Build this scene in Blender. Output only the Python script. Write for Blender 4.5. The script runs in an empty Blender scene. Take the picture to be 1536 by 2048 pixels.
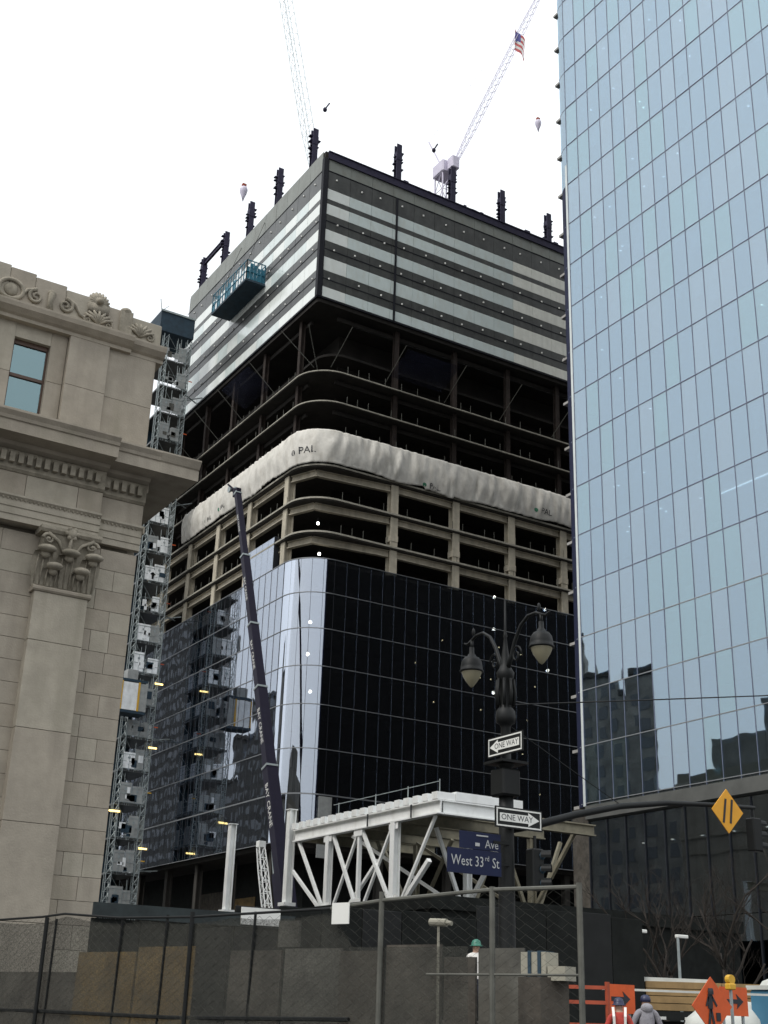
import bpy, bmesh, math, random
from mathutils import Vector, Matrix, noise
random.seed(11)
R_ = math.radians
sc = bpy.context.scene
C = sc.collection

# ------------------------------------------------------------------ camera
PITCH, ROLL, YAW = R_(21.94), R_(1.86), R_(31.03)
F = Vector((math.sin(YAW)*math.cos(PITCH), math.cos(YAW)*math.cos(PITCH), math.sin(PITCH)))
R0 = Vector((math.cos(YAW), -math.sin(YAW), 0)); U0 = R0.cross(F)
RR = R0*math.cos(ROLL)+U0*math.sin(ROLL); UU = U0*math.cos(ROLL)-R0*math.sin(ROLL)
cd = bpy.data.cameras.new('camera'); cam = bpy.data.objects.new('camera', cd); C.objects.link(cam)
M = Matrix((RR, UU, -F)).transposed().to_4x4(); M.translation = (0, 0, 1.6); cam.matrix_world = M
cd.sensor_fit = 'HORIZONTAL'; cd.sensor_width = 36; cd.lens = 2500/1536*36
cd.clip_start = .1; cd.clip_end = 5000
sc.camera = cam

# ------------------------------------------------------------------ sky, sun, exposure (bright overcast)
SUN_EL, SUN_AZ = R_(52), R_(262)          # azimuth clockwise from +Y
w = bpy.data.worlds.new('World'); sc.world = w; w.use_nodes = True
nt = w.node_tree; bg = nt.nodes['Background']
sky = nt.nodes.new('ShaderNodeTexSky'); sky.sky_type = 'NISHITA'; sky.sun_disc = False
sky.sun_elevation = SUN_EL; sky.sun_rotation = SUN_AZ; sky.dust_density = 6; sky.air_density = 1.2
mx = nt.nodes.new('ShaderNodeMix'); mx.data_type = 'RGBA'; mx.inputs[0].default_value = .86
tc_ = nt.nodes.new('ShaderNodeTexCoord'); sx_ = nt.nodes.new('ShaderNodeSeparateXYZ'); nt.links.new(tc_.outputs['Generated'], sx_.inputs[0])
ov = nt.nodes.new('ShaderNodeMapRange'); ov.inputs[1].default_value = 0; ov.inputs[2].default_value = 1; ov.inputs[3].default_value = 8.6; ov.inputs[4].default_value = 18.0   # overcast: brighter towards the zenith
nt.links.new(sx_.outputs['Z'], ov.inputs[0])
tint = nt.nodes.new('ShaderNodeVectorMath'); tint.operation = 'SCALE'; tint.inputs[0].default_value = (.965, 1, 1.03); nt.links.new(ov.outputs[0], tint.inputs['Scale'])
nt.links.new(tint.outputs[0], mx.inputs[7])
nt.links.new(sky.outputs[0], mx.inputs[6]); nt.links.new(mx.outputs[2], bg.inputs[0]); bg.inputs[1].default_value = .1
sl = bpy.data.lights.new('sun', 'SUN'); sl.energy = 1.5; sl.angle = R_(25); sl.color = (1, .97, .92)
so = bpy.data.objects.new('sun', sl); C.objects.link(so)
sd = Vector((math.sin(SUN_AZ)*math.cos(SUN_EL), math.cos(SUN_AZ)*math.cos(SUN_EL), math.sin(SUN_EL)))
so.rotation_euler = sd.to_track_quat('Z', 'Y').to_euler()
vs = sc.view_settings; vs.view_transform = 'Standard'; vs.look = 'None'; vs.exposure = 0; vs.gamma = 1
sc.render.engine = 'CYCLES'
sc.cycles.max_bounces = 8; sc.cycles.transparent_max_bounces = 16
sc.cycles.glossy_bounces = 5; sc.cycles.diffuse_bounces = 3

# ------------------------------------------------------------------ materials
def mat(name, col, rough=.7, metal=0, var=.12, scale=1.5, bump=0, bscale=None, spec=.5, stain=None, streak=0):
    m = bpy.data.materials.new(name); m.use_nodes = True
    n = m.node_tree.nodes; l = m.node_tree.links; b = n['Principled BSDF']
    b.inputs['Roughness'].default_value = rough; b.inputs['Metallic'].default_value = metal
    b.inputs['Specular IOR Level'].default_value = spec
    tc = n.new('ShaderNodeNewGeometry'); nz = n.new('ShaderNodeTexNoise'); nz.inputs['Scale'].default_value = scale
    nz.inputs['Detail'].default_value = 6; nz.inputs['Roughness'].default_value = .65
    l.new(tc.outputs['Position'], nz.inputs['Vector'])
    cr = n.new('ShaderNodeValToRGB'); e = cr.color_ramp.elements
    e[0].position = .3; e[1].position = .7
    e[0].color = tuple(c*(1-var) for c in col)+(1,); e[1].color = tuple(min(1, c*(1+var)) for c in col)+(1,)
    l.new(nz.outputs['Fac'], cr.inputs[0]); out = cr.outputs[0]
    if stain or streak:
        mp = n.new('ShaderNodeMapping'); mp.inputs['Scale'].default_value = (1.3, 1.3, .12 if streak else .6)
        l.new(tc.outputs['Position'], mp.inputs[0])
        n2 = n.new('ShaderNodeTexNoise'); n2.inputs['Scale'].default_value = 1.1; n2.inputs['Detail'].default_value = 8
        l.new(mp.outputs[0], n2.inputs['Vector'])
        c2 = n.new('ShaderNodeValToRGB'); c2.color_ramp.elements[0].position = .48; c2.color_ramp.elements[1].position = .75
        l.new(n2.outputs['Fac'], c2.inputs[0])
        mm = n.new('ShaderNodeMix'); mm.data_type = 'RGBA'
        sc_ = n.new('ShaderNodeMath'); sc_.operation = 'MULTIPLY'; sc_.inputs[1].default_value = .75
        l.new(c2.outputs[0], sc_.inputs[0]); l.new(sc_.outputs[0], mm.inputs[0])
        l.new(out, mm.inputs[6]); mm.inputs[7].default_value = tuple(stain or [c*.6 for c in col])+(1,)
        out = mm.outputs[2]
    l.new(out, b.inputs['Base Color'])
    if bump:
        nb = n.new('ShaderNodeTexNoise'); nb.inputs['Scale'].default_value = bscale or scale*6; nb.inputs['Detail'].default_value = 5
        l.new(tc.outputs['Position'], nb.inputs['Vector'])
        bp = n.new('ShaderNodeBump'); bp.inputs['Strength'].default_value = bump; bp.inputs['Distance'].default_value = .03
        l.new(nb.outputs['Fac'], bp.inputs['Height']); l.new(bp.outputs[0], b.inputs['Normal'])
    return m

def glassmat(name, refl, refl_col, trans_col, wav=.004, rough=.015, wscale=.5):
    """coated curtain-wall glass: mirror coat over tinted see-through pane"""
    m = bpy.data.materials.new(name); m.use_nodes = True
    n = m.node_tree.nodes; l = m.node_tree.links; n.remove(n['Principled BSDF']); o = n['Material Output']
    g = n.new('ShaderNodeBsdfGlossy'); g.inputs['Color'].default_value = tuple(refl_col)+(1,); g.inputs['Roughness'].default_value = rough
    t = n.new('ShaderNodeBsdfTransparent'); t.inputs['Color'].default_value = tuple(trans_col)+(1,)
    fr = n.new('ShaderNodeFresnel'); fr.inputs[0].default_value = 1.5
    mr = n.new('ShaderNodeMapRange'); mr.inputs[1].default_value = 0; mr.inputs[2].default_value = 1
    mr.inputs[3].default_value = refl; mr.inputs[4].default_value = max(.7, refl)
    l.new(fr.outputs[0], mr.inputs[0])
    mi = n.new('ShaderNodeMixShader'); l.new(mr.outputs[0], mi.inputs[0]); l.new(t.outputs[0], mi.inputs[1]); l.new(g.outputs[0], mi.inputs[2])
    ge = n.new('ShaderNodeNewGeometry'); nz = n.new('ShaderNodeTexNoise'); nz.inputs['Scale'].default_value = wscale; nz.inputs['Detail'].default_value = 1
    l.new(ge.outputs['Position'], nz.inputs['Vector'])
    bp = n.new('ShaderNodeBump'); bp.inputs['Strength'].default_value = 1; bp.inputs['Distance'].default_value = wav
    l.new(nz.outputs['Fac'], bp.inputs['Height']); l.new(bp.outputs[0], g.inputs['Normal'])
    l.new(mi.outputs[0], o.inputs[0]); return m

def emat(name, col, s):
    m = bpy.data.materials.new(name); m.use_nodes = True; n = m.node_tree.nodes; b = n['Principled BSDF']
    b.inputs['Base Color'].default_value = tuple(col)+(1,); b.inputs['Emission Color'].default_value = tuple(col)+(1,)
    b.inputs['Emission Strength'].default_value = s; return m

def meshfabric(name, col, through):
    m = mat(name, col, .9, var=.3, scale=3); n = m.node_tree.nodes; l = m.node_tree.links
    b = n['Principled BSDF']; o = n['Material Output']; t = n.new('ShaderNodeBsdfTransparent'); mi = n.new('ShaderNodeMixShader')
    ge = n.new('ShaderNodeNewGeometry'); mp = n.new('ShaderNodeMapping'); mp.inputs['Scale'].default_value = (1, 1, 1.7); l.new(ge.outputs['Position'], mp.inputs[0])
    nz = n.new('ShaderNodeTexNoise'); nz.inputs['Scale'].default_value = 34; nz.inputs['Detail'].default_value = 4; l.new(mp.outputs[0], nz.inputs['Vector'])
    mr = n.new('ShaderNodeMapRange'); mr.inputs[1].default_value = .3; mr.inputs[2].default_value = .7; mr.inputs[3].default_value = max(0, through-.25); mr.inputs[4].default_value = through+.25
    l.new(nz.outputs['Fac'], mr.inputs[0]); l.new(mr.outputs[0], mi.inputs[0]); l.new(b.outputs[0], mi.inputs[1]); l.new(t.outputs[0], mi.inputs[2]); l.new(mi.outputs[0], o.inputs[0]); return m

MT = {}
MT['stone'] = mat('limestone', (.335, .297, .24), .85, var=.16, scale=.9, bump=.35, bscale=14, streak=1, stain=(.235, .205, .165))
MT['stone2'] = mat('limestone_pale', (.36, .325, .262), .85, var=.14, scale=1.4, bump=.35, bscale=14, streak=1, stain=(.27, .245, .19))
MT['stone3'] = mat('limestone_warm', (.325, .285, .228), .85, var=.15, scale=1.2, bump=.35, bscale=14, streak=1, stain=(.25, .225, .17))
MT['carve'] = mat('limestone_carved', (.29, .26, .205), .85, var=.28, scale=4, bump=.5, bscale=25, stain=(.15, .135, .10))
MT['mortar'] = mat('mortar', (.20, .18, .14), .95, scale=5)
MT['bronze'] = mat('bronze_frame', (.075, .04, .025), .5, var=.2)
MT['asphalt'] = mat('asphalt', (.055, .055, .056), .9, var=.25, scale=3, bump=.3, bscale=60)
MT['concrete'] = mat('concrete', (.33, .32, .30), .85, var=.15, scale=1, bump=.2, bscale=20, stain=(.22, .21, .19))
MT['paintline'] = mat('road_paint', (.7, .7, .66), .8, var=.2, scale=8)
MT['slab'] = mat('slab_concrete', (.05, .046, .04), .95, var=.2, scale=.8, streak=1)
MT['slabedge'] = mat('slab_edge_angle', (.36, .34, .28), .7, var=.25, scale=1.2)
MT['fire'] = mat('sprayed_fireproofing', (.52, .47, .37), .95, var=.16, scale=1.2, bump=.6, bscale=12, streak=1)
MT['rust'] = mat('red_primer_steel', (.028, .019, .015), .95, var=.5, scale=1.4, streak=1)
MT['steel'] = mat('bare_column_steel', (.03, .027, .055), .7, var=.3, scale=2, spec=.25)
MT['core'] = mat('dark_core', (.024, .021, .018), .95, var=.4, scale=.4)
MT['mullion'] = mat('aluminium_mullion', (.30, .31, .32), .4, .6, var=.1)
MT['mullion_dark'] = mat('dark_mullion', (.02, .022, .028), .6, 0, var=.1, spec=.3)
MT['mullion_blue'] = mat('blue_grey_mullion', (.15, .175, .25), .5, .1, var=.1)
MT['cladpale'] = mat('pale_metal_fin', (.62, .66, .64), .4, .2, var=.08)
MT['bandpale'] = mat('pale_film_panel', (.68, .76, .74), .12, spec=.9, var=.08, scale=.35, stain=(.6, .65, .6))
MT['bandlit'] = mat('pale_film_panel_lit', (.83, .87, .83), .12, spec=1.0, var=.06, scale=.5, stain=(.74, .77, .71))  # paler copy, mostly left face; sky brightness put into its colour
MT['bandcream'] = mat('cream_film_panel', (.78, .79, .72), .25, var=.08, scale=1.2, streak=1, stain=(.66, .67, .6))
MT['bandgrey'] = mat('grey_spandrel_panel', (.06, .063, .06), .35, var=.28, scale=.6, stain=(.095, .098, .092))
MT['bandtop'] = mat('parapet_panel', (.21, .225, .20), .45, var=.15, scale=.5, stain=(.17, .17, .145))
MT['corner'] = mat('dark_corner_metal', (.010, .011, .016), .6, 0, var=.2, spec=.2)
MT['navyrefl'] = mat('navy_dark_reflection', (.010, .014, .045), .6, 0, var=.2, spec=.2)  # stands in for the dark reflection round the glass tower's corner
MT['unseenwall'] = mat('blacked_out_wall', (.012, .012, .012), .9, 0, var=.3, spec=.1)
MT['glassT'] = glassmat('blue_tower_glass', .385, (.70, .84, .94), (.50, .58, .64), wav=.004)
MT['glassT2'] = glassmat('blue_tower_glass_b', .40, (.72, .845, .935), (.50, .58, .64), wav=.004)
MT['glassT3'] = glassmat('blue_tower_glass_c', .375, (.70, .85, .935), (.56, .68, .68), wav=.004)
MT['glassM'] = glassmat('podium_glass', .44, (.80, .86, .97), (.62, .64, .64), wav=.012, wscale=.35)
MT['glassW'] = glassmat('window_glass', .22, (.7, .95, 1), (.3, .4, .4), wav=.002)
MT['glassL'] = glassmat('lobby_glass', .25, (.68, .76, .84), (.55, .58, .58), wav=.004)
MT['tarp'] = mat('white_tarpaulin', (.66, .635, .575), .6, var=.16, scale=.9, bump=.6, bscale=3, stain=(.46, .43, .37))
MT['ink'] = mat('black_ink', (.02, .022, .028), .7, var=.1)
MT['green'] = mat('green_ink', (.05, .22, .12), .7, var=.1)
MT['white'] = mat('white_steel_paint', (.86, .87, .85), .5, var=.06, scale=2, stain=(.68, .68, .64))
MT['shadesteel'] = mat('shaded_olive_steel', (.21, .19, .135), .7, var=.25, scale=2)  # shade on the frame's right and inner members put into the colour
MT['gatew'] = mat('white_gate_sheet', (.86, .88, .88), .45, var=.12, scale=1.5, stain=(.55, .56, .55))
MT['gateg'] = mat('grey_gate_sheet', (.30, .31, .30), .6, var=.25, scale=1)
MT['galv'] = mat('galvanised_steel', (.33, .37, .37), .5, .5, var=.2, scale=3)
MT['oldgalv'] = mat('weathered_galvanised', (.11, .11, .095), .7, .2, var=.3, scale=3, spec=.3)
MT['fascia'] = mat('dull_bronze_fascia', (.10, .102, .095), .6, var=.2, scale=.6, spec=.3)
MT['darkwire'] = mat('dark_coated_wire', (.045, .045, .038), .7, 0, var=.3, scale=3, spec=.2)
MT['teal'] = mat('teal_paint', (.02, .15, .22), .5, var=.3, scale=2)
MT['tealdark'] = mat('dark_blue_sheet', (.013, .035, .055), .7, var=.3)
MT['greenblack'] = mat('dull_green_sheet', (.022, .03, .031), .85, var=.4, scale=2)
MT['navy'] = mat('navy_boom_paint', (.012, .010, .024), .55, var=.15, spec=.22)
MT['black'] = mat('black_paint', (.009, .010, .010), .5, var=.3, scale=2, spec=.22)
MT['blackply'] = mat('black_hoarding', (.013, .0145, .0135), .9, var=.35, scale=1.5, spec=.15)
MT['greyply'] = mat('grey_hoarding', (.06, .053, .043), .9, var=.6, scale=2.2, bump=.5, bscale=10, stain=(.05, .04, .03))
MT['paleply'] = mat('pale_sheet', (.085, .082, .07), .85, var=.5, scale=2.0, bump=.4, bscale=10, stain=(.065, .058, .045))
MT['brownply'] = mat('brown_plywood', (.125, .082, .028), .85, var=.5, scale=2, stain=(.085, .06, .03))
MT['screen'] = meshfabric('dark_fence_screen', (.044, .044, .036), .42)
MT['net'] = meshfabric('blue_debris_net', (.008, .011, .035), .45)
MT['yellow'] = mat('yellow_paint', (.62, .36, .03), .5, var=.12)
MT['signy'] = mat('amber_sign_sheet', (.72, .33, .01), .5, var=.1, scale=3)
MT['orange'] = mat('orange_sign_sheet', (.62, .095, .015), .5, var=.12, scale=3)
MT['redor'] = mat('red_orange_paint', (.33, .06, .025), .6, var=.25)
MT['signw'] = mat('sign_white', (.72, .72, .68), .5, var=.06)
MT['signblue'] = mat('street_sign_blue', (.008, .013, .045), .6, var=.15, spec=.25)
MT['signtext'] = mat('shaded_sign_white', (.42, .43, .43), .6, var=.08)  # sign white greyed, its dim lighting put into the colour
MT['lumber'] = mat('lumber', (.27, .175, .075), .8, var=.25, scale=2)
MT['sheetpale'] = mat('pale_covering', (.55, .56, .52), .7, var=.15)
MT['wrap'] = mat('kraft_wrap', (.29, .275, .22), .7, var=.15)
MT['bluebox'] = mat('blue_plastic', (.05, .17, .27), .5, var=.1)
MT['bark'] = mat('bare_bark', (.022, .017, .013), .95, var=.3, scale=6)
MT['brick'] = mat('dark_brick', (.19, .18, .16), .9, var=.5, scale=.25)
MT['brickdark'] = mat('sooty_brick', (.05, .048, .042), .9, var=.4, scale=.3)
MT['windowdark'] = mat('dark_windows', (.05, .055, .06), .3, var=.2)
MT['flagr'] = mat('flag_red', (.55, .12, .12), .8, var=.05)
MT['flagb'] = mat('flag_blue', (.10, .10, .30), .8, var=.05)
MT['crane'] = mat('pale_crane_paint', (.86, .92, .92), .5, var=.05)
MT['cranem'] = mat('mauve_grey_crane_paint', (.66, .62, .74), .5, var=.1)
MT['bulb'] = emat('work_bulb', (1, .97, .88), 9)
MT['fillbulb'] = emat('fill_bulb', (1, .85, .5), 3)
MT['amber'] = emat('amber_tube', (1, .72, .25), 3)
MT['whitelamp'] = emat('ceiling_tube', (1, .95, .85), 3)
MT['lampbowl'] = mat('frosted_lamp_bowl', (.24, .22, .15), .2, var=.1)
MT['skin'] = mat('skin', (.45, .27, .19), .6, var=.08)
MT['grey_cloth'] = mat('grey_cloth', (.27, .265, .29), .95, var=.2, scale=8, bump=.4, bscale=30)
MT['red_cloth'] = mat('red_orange_cloth', (.45, .06, .045), .95, var=.25, scale=9, bump=.5, bscale=14)
MT['dark_cloth'] = mat('dark_cloth', (.02, .024, .04), .9, var=.3, scale=8)
MT['white_cloth'] = mat('white_cloth', (.72, .70, .66), .9, var=.08)
MT['hatblue'] = mat('blue_helmet', (.015, .02, .06), .4, var=.1)
MT['hatgreen'] = mat('green_helmet', (.03, .16, .11), .4, var=.1)
MT['rubber'] = mat('rubber', (.02, .02, .02), .9)

# ------------------------------------------------------------------ mesh helpers
class MB:
    def __init__(s): s.v = []; s.f = []; s.mi = []; s.cur = 0
    def add(s, vs, fs):
        o = len(s.v); s.v += [tuple(v) for v in vs]; s.f += [tuple(i+o for i in f) for f in fs]; s.mi += [s.cur]*len(fs); return s
    def box(s, x0, y0, z0, x1, y1, z1):
        if x1 < x0: x0, x1 = x1, x0
        if y1 < y0: y0, y1 = y1, y0
        if z1 < z0: z0, z1 = z1, z0
        return s.add([(x0,y0,z0),(x1,y0,z0),(x1,y1,z0),(x0,y1,z0),(x0,y0,z1),(x1,y0,z1),(x1,y1,z1),(x0,y1,z1)],
              [(0,3,2,1),(4,5,6,7),(0,1,5,4),(1,2,6,5),(2,3,7,6),(3,0,4,7)])
    def bbox(s, x0, y0, z0, x1, y1, z1, b=.02):
        """box with chamfered vertical/front edges (24 faces kept low)"""
        bm = bmesh.new(); bmesh.ops.create_cube(bm, size=1)
        for v in bm.verts: v.co = ((x0+x1)/2+v.co.x*(x1-x0), (y0+y1)/2+v.co.y*(y1-y0), (z0+z1)/2+v.co.z*(z1-z0))
        bmesh.ops.bevel(bm, geom=list(bm.edges), offset=b, segments=1, affect='EDGES', profile=.5)
        bm.verts.index_update(); s.add([v.co[:] for v in bm.verts], [[v.index for v in f.verts] for f in bm.faces]); bm.free(); return s
    def bar(s, p0, p1, w, h=None, up=(0,0,1)):
        h = h or w; p0 = Vector(p0); p1 = Vector(p1); d = (p1-p0).normalized(); u = Vector(up)
        if abs(d.dot(u)) > .98: u = Vector((1,0,0))
        a = d.cross(u).normalized(); b = a.cross(d).normalized()
        q = []
        for p in (p0, p1):
            for sa, sb in ((-1,-1),(1,-1),(1,1),(-1,1)): q.append(p+a*sa*w/2+b*sb*h/2)
        return s.add(q, [(0,1,2,3),(7,6,5,4),(0,4,5,1),(1,5,6,2),(2,6,7,3),(3,7,4,0)])
    def ibeam(s, p0, p1, w, h, t=.04, up=(0,0,1)):
        p0 = Vector(p0); p1 = Vector(p1); d = (p1-p0).normalized(); u = Vector(up)
        if abs(d.dot(u)) > .98: u = Vector((1,0,0))
        a = d.cross(u).normalized(); b = a.cross(d).normalized()
        s.bar(p0+b*(h/2-t/2), p1+b*(h/2-t/2), w, t, up); s.bar(p0-b*(h/2-t/2), p1-b*(h/2-t/2), w, t, up)
        return s.bar(p0, p1, t, h-2*t-.002, up)
    def tube(s, pts, r, n=6, cap=True):
        pts = [Vector(p) for p in pts]; rs = r if isinstance(r, (list, tuple)) else [r]*len(pts)
        o = len(s.v); last = None
        for i, p in enumerate(pts):
            d = (pts[min(i+1, len(pts)-1)]-pts[max(i-1, 0)]).normalized()
            if last is None:
                u = Vector((0,0,1)) if abs(d.z) < .9 else Vector((1,0,0)); a = d.cross(u).normalized()
            else: a = (last-d*last.dot(d)).normalized()
            last = a; b = d.cross(a)
            for k in range(n):
                t = 2*math.pi*k/n; s.v.append(tuple(p+a*math.cos(t)*rs[i]+b*math.sin(t)*rs[i]))
        for i in range(len(pts)-1):
            for k in range(n):
                s.f.append((o+i*n+k, o+i*n+(k+1)%n, o+(i+1)*n+(k+1)%n, o+(i+1)*n+k)); s.mi.append(s.cur)
        if cap:
            s.f.append(tuple(o+k for k in reversed(range(n)))); s.mi.append(s.cur)
            s.f.append(tuple(o+(len(pts)-1)*n+k for k in range(n))); s.mi.append(s.cur)
        return s
    def lathe(s, c, prof, n=16):
        c = Vector(c); o = len(s.v)
        for r, z in prof:
            for k in range(n):
                t = 2*math.pi*k/n; s.v.append((c.x+r*math.cos(t), c.y+r*math.sin(t), c.z+z))
        for i in range(len(prof)-1):
            for k in range(n):
                s.f.append((o+i*n+k, o+i*n+(k+1)%n, o+(i+1)*n+(k+1)%n, o+(i+1)*n+k)); s.mi.append(s.cur)
        s.f.append(tuple(o+k for k in reversed(range(n)))); s.mi.append(s.cur)
        s.f.append(tuple(o+(len(prof)-1)*n+k for k in range(n))); s.mi.append(s.cur)
        return s
    def ball(s, c, rx, ry=None, rz=None, n=10, m=7):
        ry = ry or rx; rz = rz or rx; prof = []
        o = len(s.v); c = Vector(c)
        for i in range(m+1):
            ph = -math.pi/2+math.pi*i/m
            for k in range(n):
                t = 2*math.pi*k/n; s.v.append((c.x+rx*max(.02, math.cos(ph))*math.cos(t), c.y+ry*max(.02, math.cos(ph))*math.sin(t), c.z+rz*math.sin(ph)))
        for i in range(m):
            for k in range(n):
                s.f.append((o+i*n+k, o+i*n+(k+1)%n, o+(i+1)*n+(k+1)%n, o+(i+1)*n+k)); s.mi.append(s.cur)
        return s
    def prism(s, poly, z0, z1):
        n = len(poly); v = [(x,y,z0) for x,y in poly]+[(x,y,z1) for x,y in poly]
        return s.add(v, [tuple(reversed(range(n))), tuple(range(n, 2*n))]+[(i, (i+1)%n, n+(i+1)%n, n+i) for i in range(n)])
    def xprism(s, prof, x0, x1):
        """profile in (y,z) extruded along x"""
        n = len(prof); v = [(x0,y,z) for y,z in prof]+[(x1,y,z) for y,z in prof]
        return s.add(v, [tuple(range(n)), tuple(reversed(range(n, 2*n)))]+[(i, n+i, n+(i+1)%n, (i+1)%n) for i in range(n)])
    def yprism(s, prof, y0, y1):
        """profile in (x,z) extruded along y"""
        n = len(prof); v = [(x,y0,z) for x,z in prof]+[(x,y1,z) for x,z in prof]
        return s.add(v, [tuple(range(n)), tuple(reversed(range(n, 2*n)))]+[(i, n+i, n+(i+1)%n, (i+1)%n) for i in range(n)])
    def mesh(s, name, mats):
        me = bpy.data.meshes.new(name); me.from_pydata(s.v, [], s.f)
        for m in (mats if isinstance(mats, (list, tuple)) else [mats]): me.materials.append(MT[m] if isinstance(m, str) else m)
        if any(s.mi): me.polygons.foreach_set('material_index', s.mi)
        bm = bmesh.new(); bm.from_mesh(me); bmesh.ops.recalc_face_normals(bm, faces=bm.faces); bm.to_mesh(me); bm.free()
        me.update(); return me
    def build(s, name, mats, parent=None, smooth=False):
        me = s.mesh(name, mats)
        if smooth: me.polygons.foreach_set('use_smooth', [True]*len(me.polygons))
        o = bpy.data.objects.new(name, me); C.objects.link(o)
        if parent: attach(o, parent)
        return o

def wloc(p):
    v = Vector((0,0,0))
    while p: v = v+p.location; p = p.parent
    return v
def attach(o, parent):
    """o holds world-space geometry (or a world location); keep it there under an unrotated parent"""
    o.location = o.location-wloc(parent); o.parent = parent
def inst(name, me, loc, parent=None, rot=None, scl=None):
    o = bpy.data.objects.new(name, me); C.objects.link(o); o.location = loc
    if rot: o.rotation_euler = rot
    if scl: o.scale = scl
    if parent: attach(o, parent)
    return o
def thing(name, label, cat, loc=(0,0,0), group=None):
    o = bpy.data.objects.new(name, None); C.objects.link(o); o.location = loc; o.empty_display_size = .3
    return tag(o, label, cat, group)
def tag(o, label, cat, group=None):
    o['label'] = label; o['category'] = cat
    if group: o['group'] = group
    return o
def struct(o): o['kind'] = 'structure'; return o
def stuff(o): o['kind'] = 'stuff'; return o
def textmesh(txt, size, extrude=0):
    c = bpy.data.curves.new('t', 'FONT'); c.body = txt; c.size = size; c.extrude = extrude; c.resolution_u = 2
    c.align_x = 'CENTER'; c.align_y = 'CENTER'
    o = bpy.data.objects.new('t', c); C.objects.link(o)
    dg = bpy.context.evaluated_depsgraph_get(); me = bpy.data.meshes.new_from_object(o.evaluated_get(dg))
    bpy.data.objects.remove(o); bpy.data.curves.remove(c); return me
def lettering(name, txt, size, m, origin, xdir, ydir, parent, stretch=1):
    """flat lettering laid at origin with reading direction xdir and up direction ydir"""
    me = textmesh(txt, size); xd = Vector(xdir).normalized(); yd = Vector(ydir).normalized(); o = Vector(origin)
    for v in me.vertices: v.co = o+xd*v.co.x*stretch+yd*v.co.y
    me.materials.clear(); me.materials.append(MT[m])
    ob = bpy.data.objects.new(name, me); C.objects.link(ob); attach(ob, parent); return ob

# ================================================================== SETTING
g = MB().box(-1500, -1500, -.6, 1500, 1500, 0).build('ground', 'asphalt'); struct(g)
pv = MB().box(-60, -14, .004, 6, 6, .15).build('pavement', 'concrete'); struct(pv)
kb = MB(); kb.box(-60, 6.003, .002, 6.3, 6.3, .16); kb.box(6.003, -14, .002, 6.3, 6, .16); struct(kb.build('kerb', 'concrete'))
cw = MB()
for i in range(9): cw.box(7.4, -12+i*1.9, .004, 10.4, -11.1+i*1.9, .009)
struct(cw.build('crosswalk', 'paintline'))

# ================================================================== STONE BUILDING (left)
WY = 45.35; EX = 15.85
fb = thing('stone_building', 'weathered limestone classical building with pilaster, carved parapet and deep cornice at left edge', 'building', (0, WY, 0))
b = MB(); b.box(-34, WY+.36, 0, EX-.32, 106, 22.45); b.box(-34, WY+1.2, 22.45, EX-.32, 106, 27.2); b.box(-34, WY+1.5, 27.2, EX-.6, 106, 28.3); b.build('wall', 'mortar', fb)
# ashlar blocks
CH = .8275
z0 = 7.54-9*CH
def stone(x0, x1, za, zb, y0, y1, m, par=fb):
    j = .0065
    return MB().bbox(x0+j, y0, za+j, x1-j, y1, zb-j, .009).build('stone_block', m, par)
sm = ['stone', 'stone', 'stone2', 'stone3']
for k in range(0, 22):
    za = z0+k*CH; zb = za+CH
    if za > 18.4: break
    zb = min(zb, 18.5); za = max(za, 0)
    if zb-za < .1: continue
    xs = [13.0, 14.35 if k % 2 else 15.0, EX]
    if k % 5 == 2: xs = [13.0, 14.35, 15.1, EX]
    for x0, x1 in zip(xs, xs[1:]): stone(x0, x1, za, zb, WY-.002*random.random(), WY+.36, random.choice(sm))
    xl = [4.0, 5.6+.9*(k % 2), 7.6+.9*(k % 2), 9.6+.9*(k % 2), 12.95]
    for x0, x1 in zip(xl, xl[1:]): stone(x0, x1, za, zb, WY-.002*random.random(), WY+.36, random.choice(sm))
MB().box(-34, WY, 0, 3.98, WY+.36, 18.5).build('plain_wall', 'stone', fb)
sw = MB().box(EX-.3, WY+.37, 0, EX, 106, 22.4)
sw.box(EX-.35, WY+.76, 22.42, EX-.06, 106, 27.1)
sw.build('side_wall', 'stone', fb)
for y0_, y1_, z_ in ((62, 79.9, 33.8), (80, 97.9, 36.5), (98, 105.8, 33.2)): MB().box(-30, y0_, 28.3, 9.5, y1_, z_).build('rear_attic', 'brick', fb)
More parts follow.
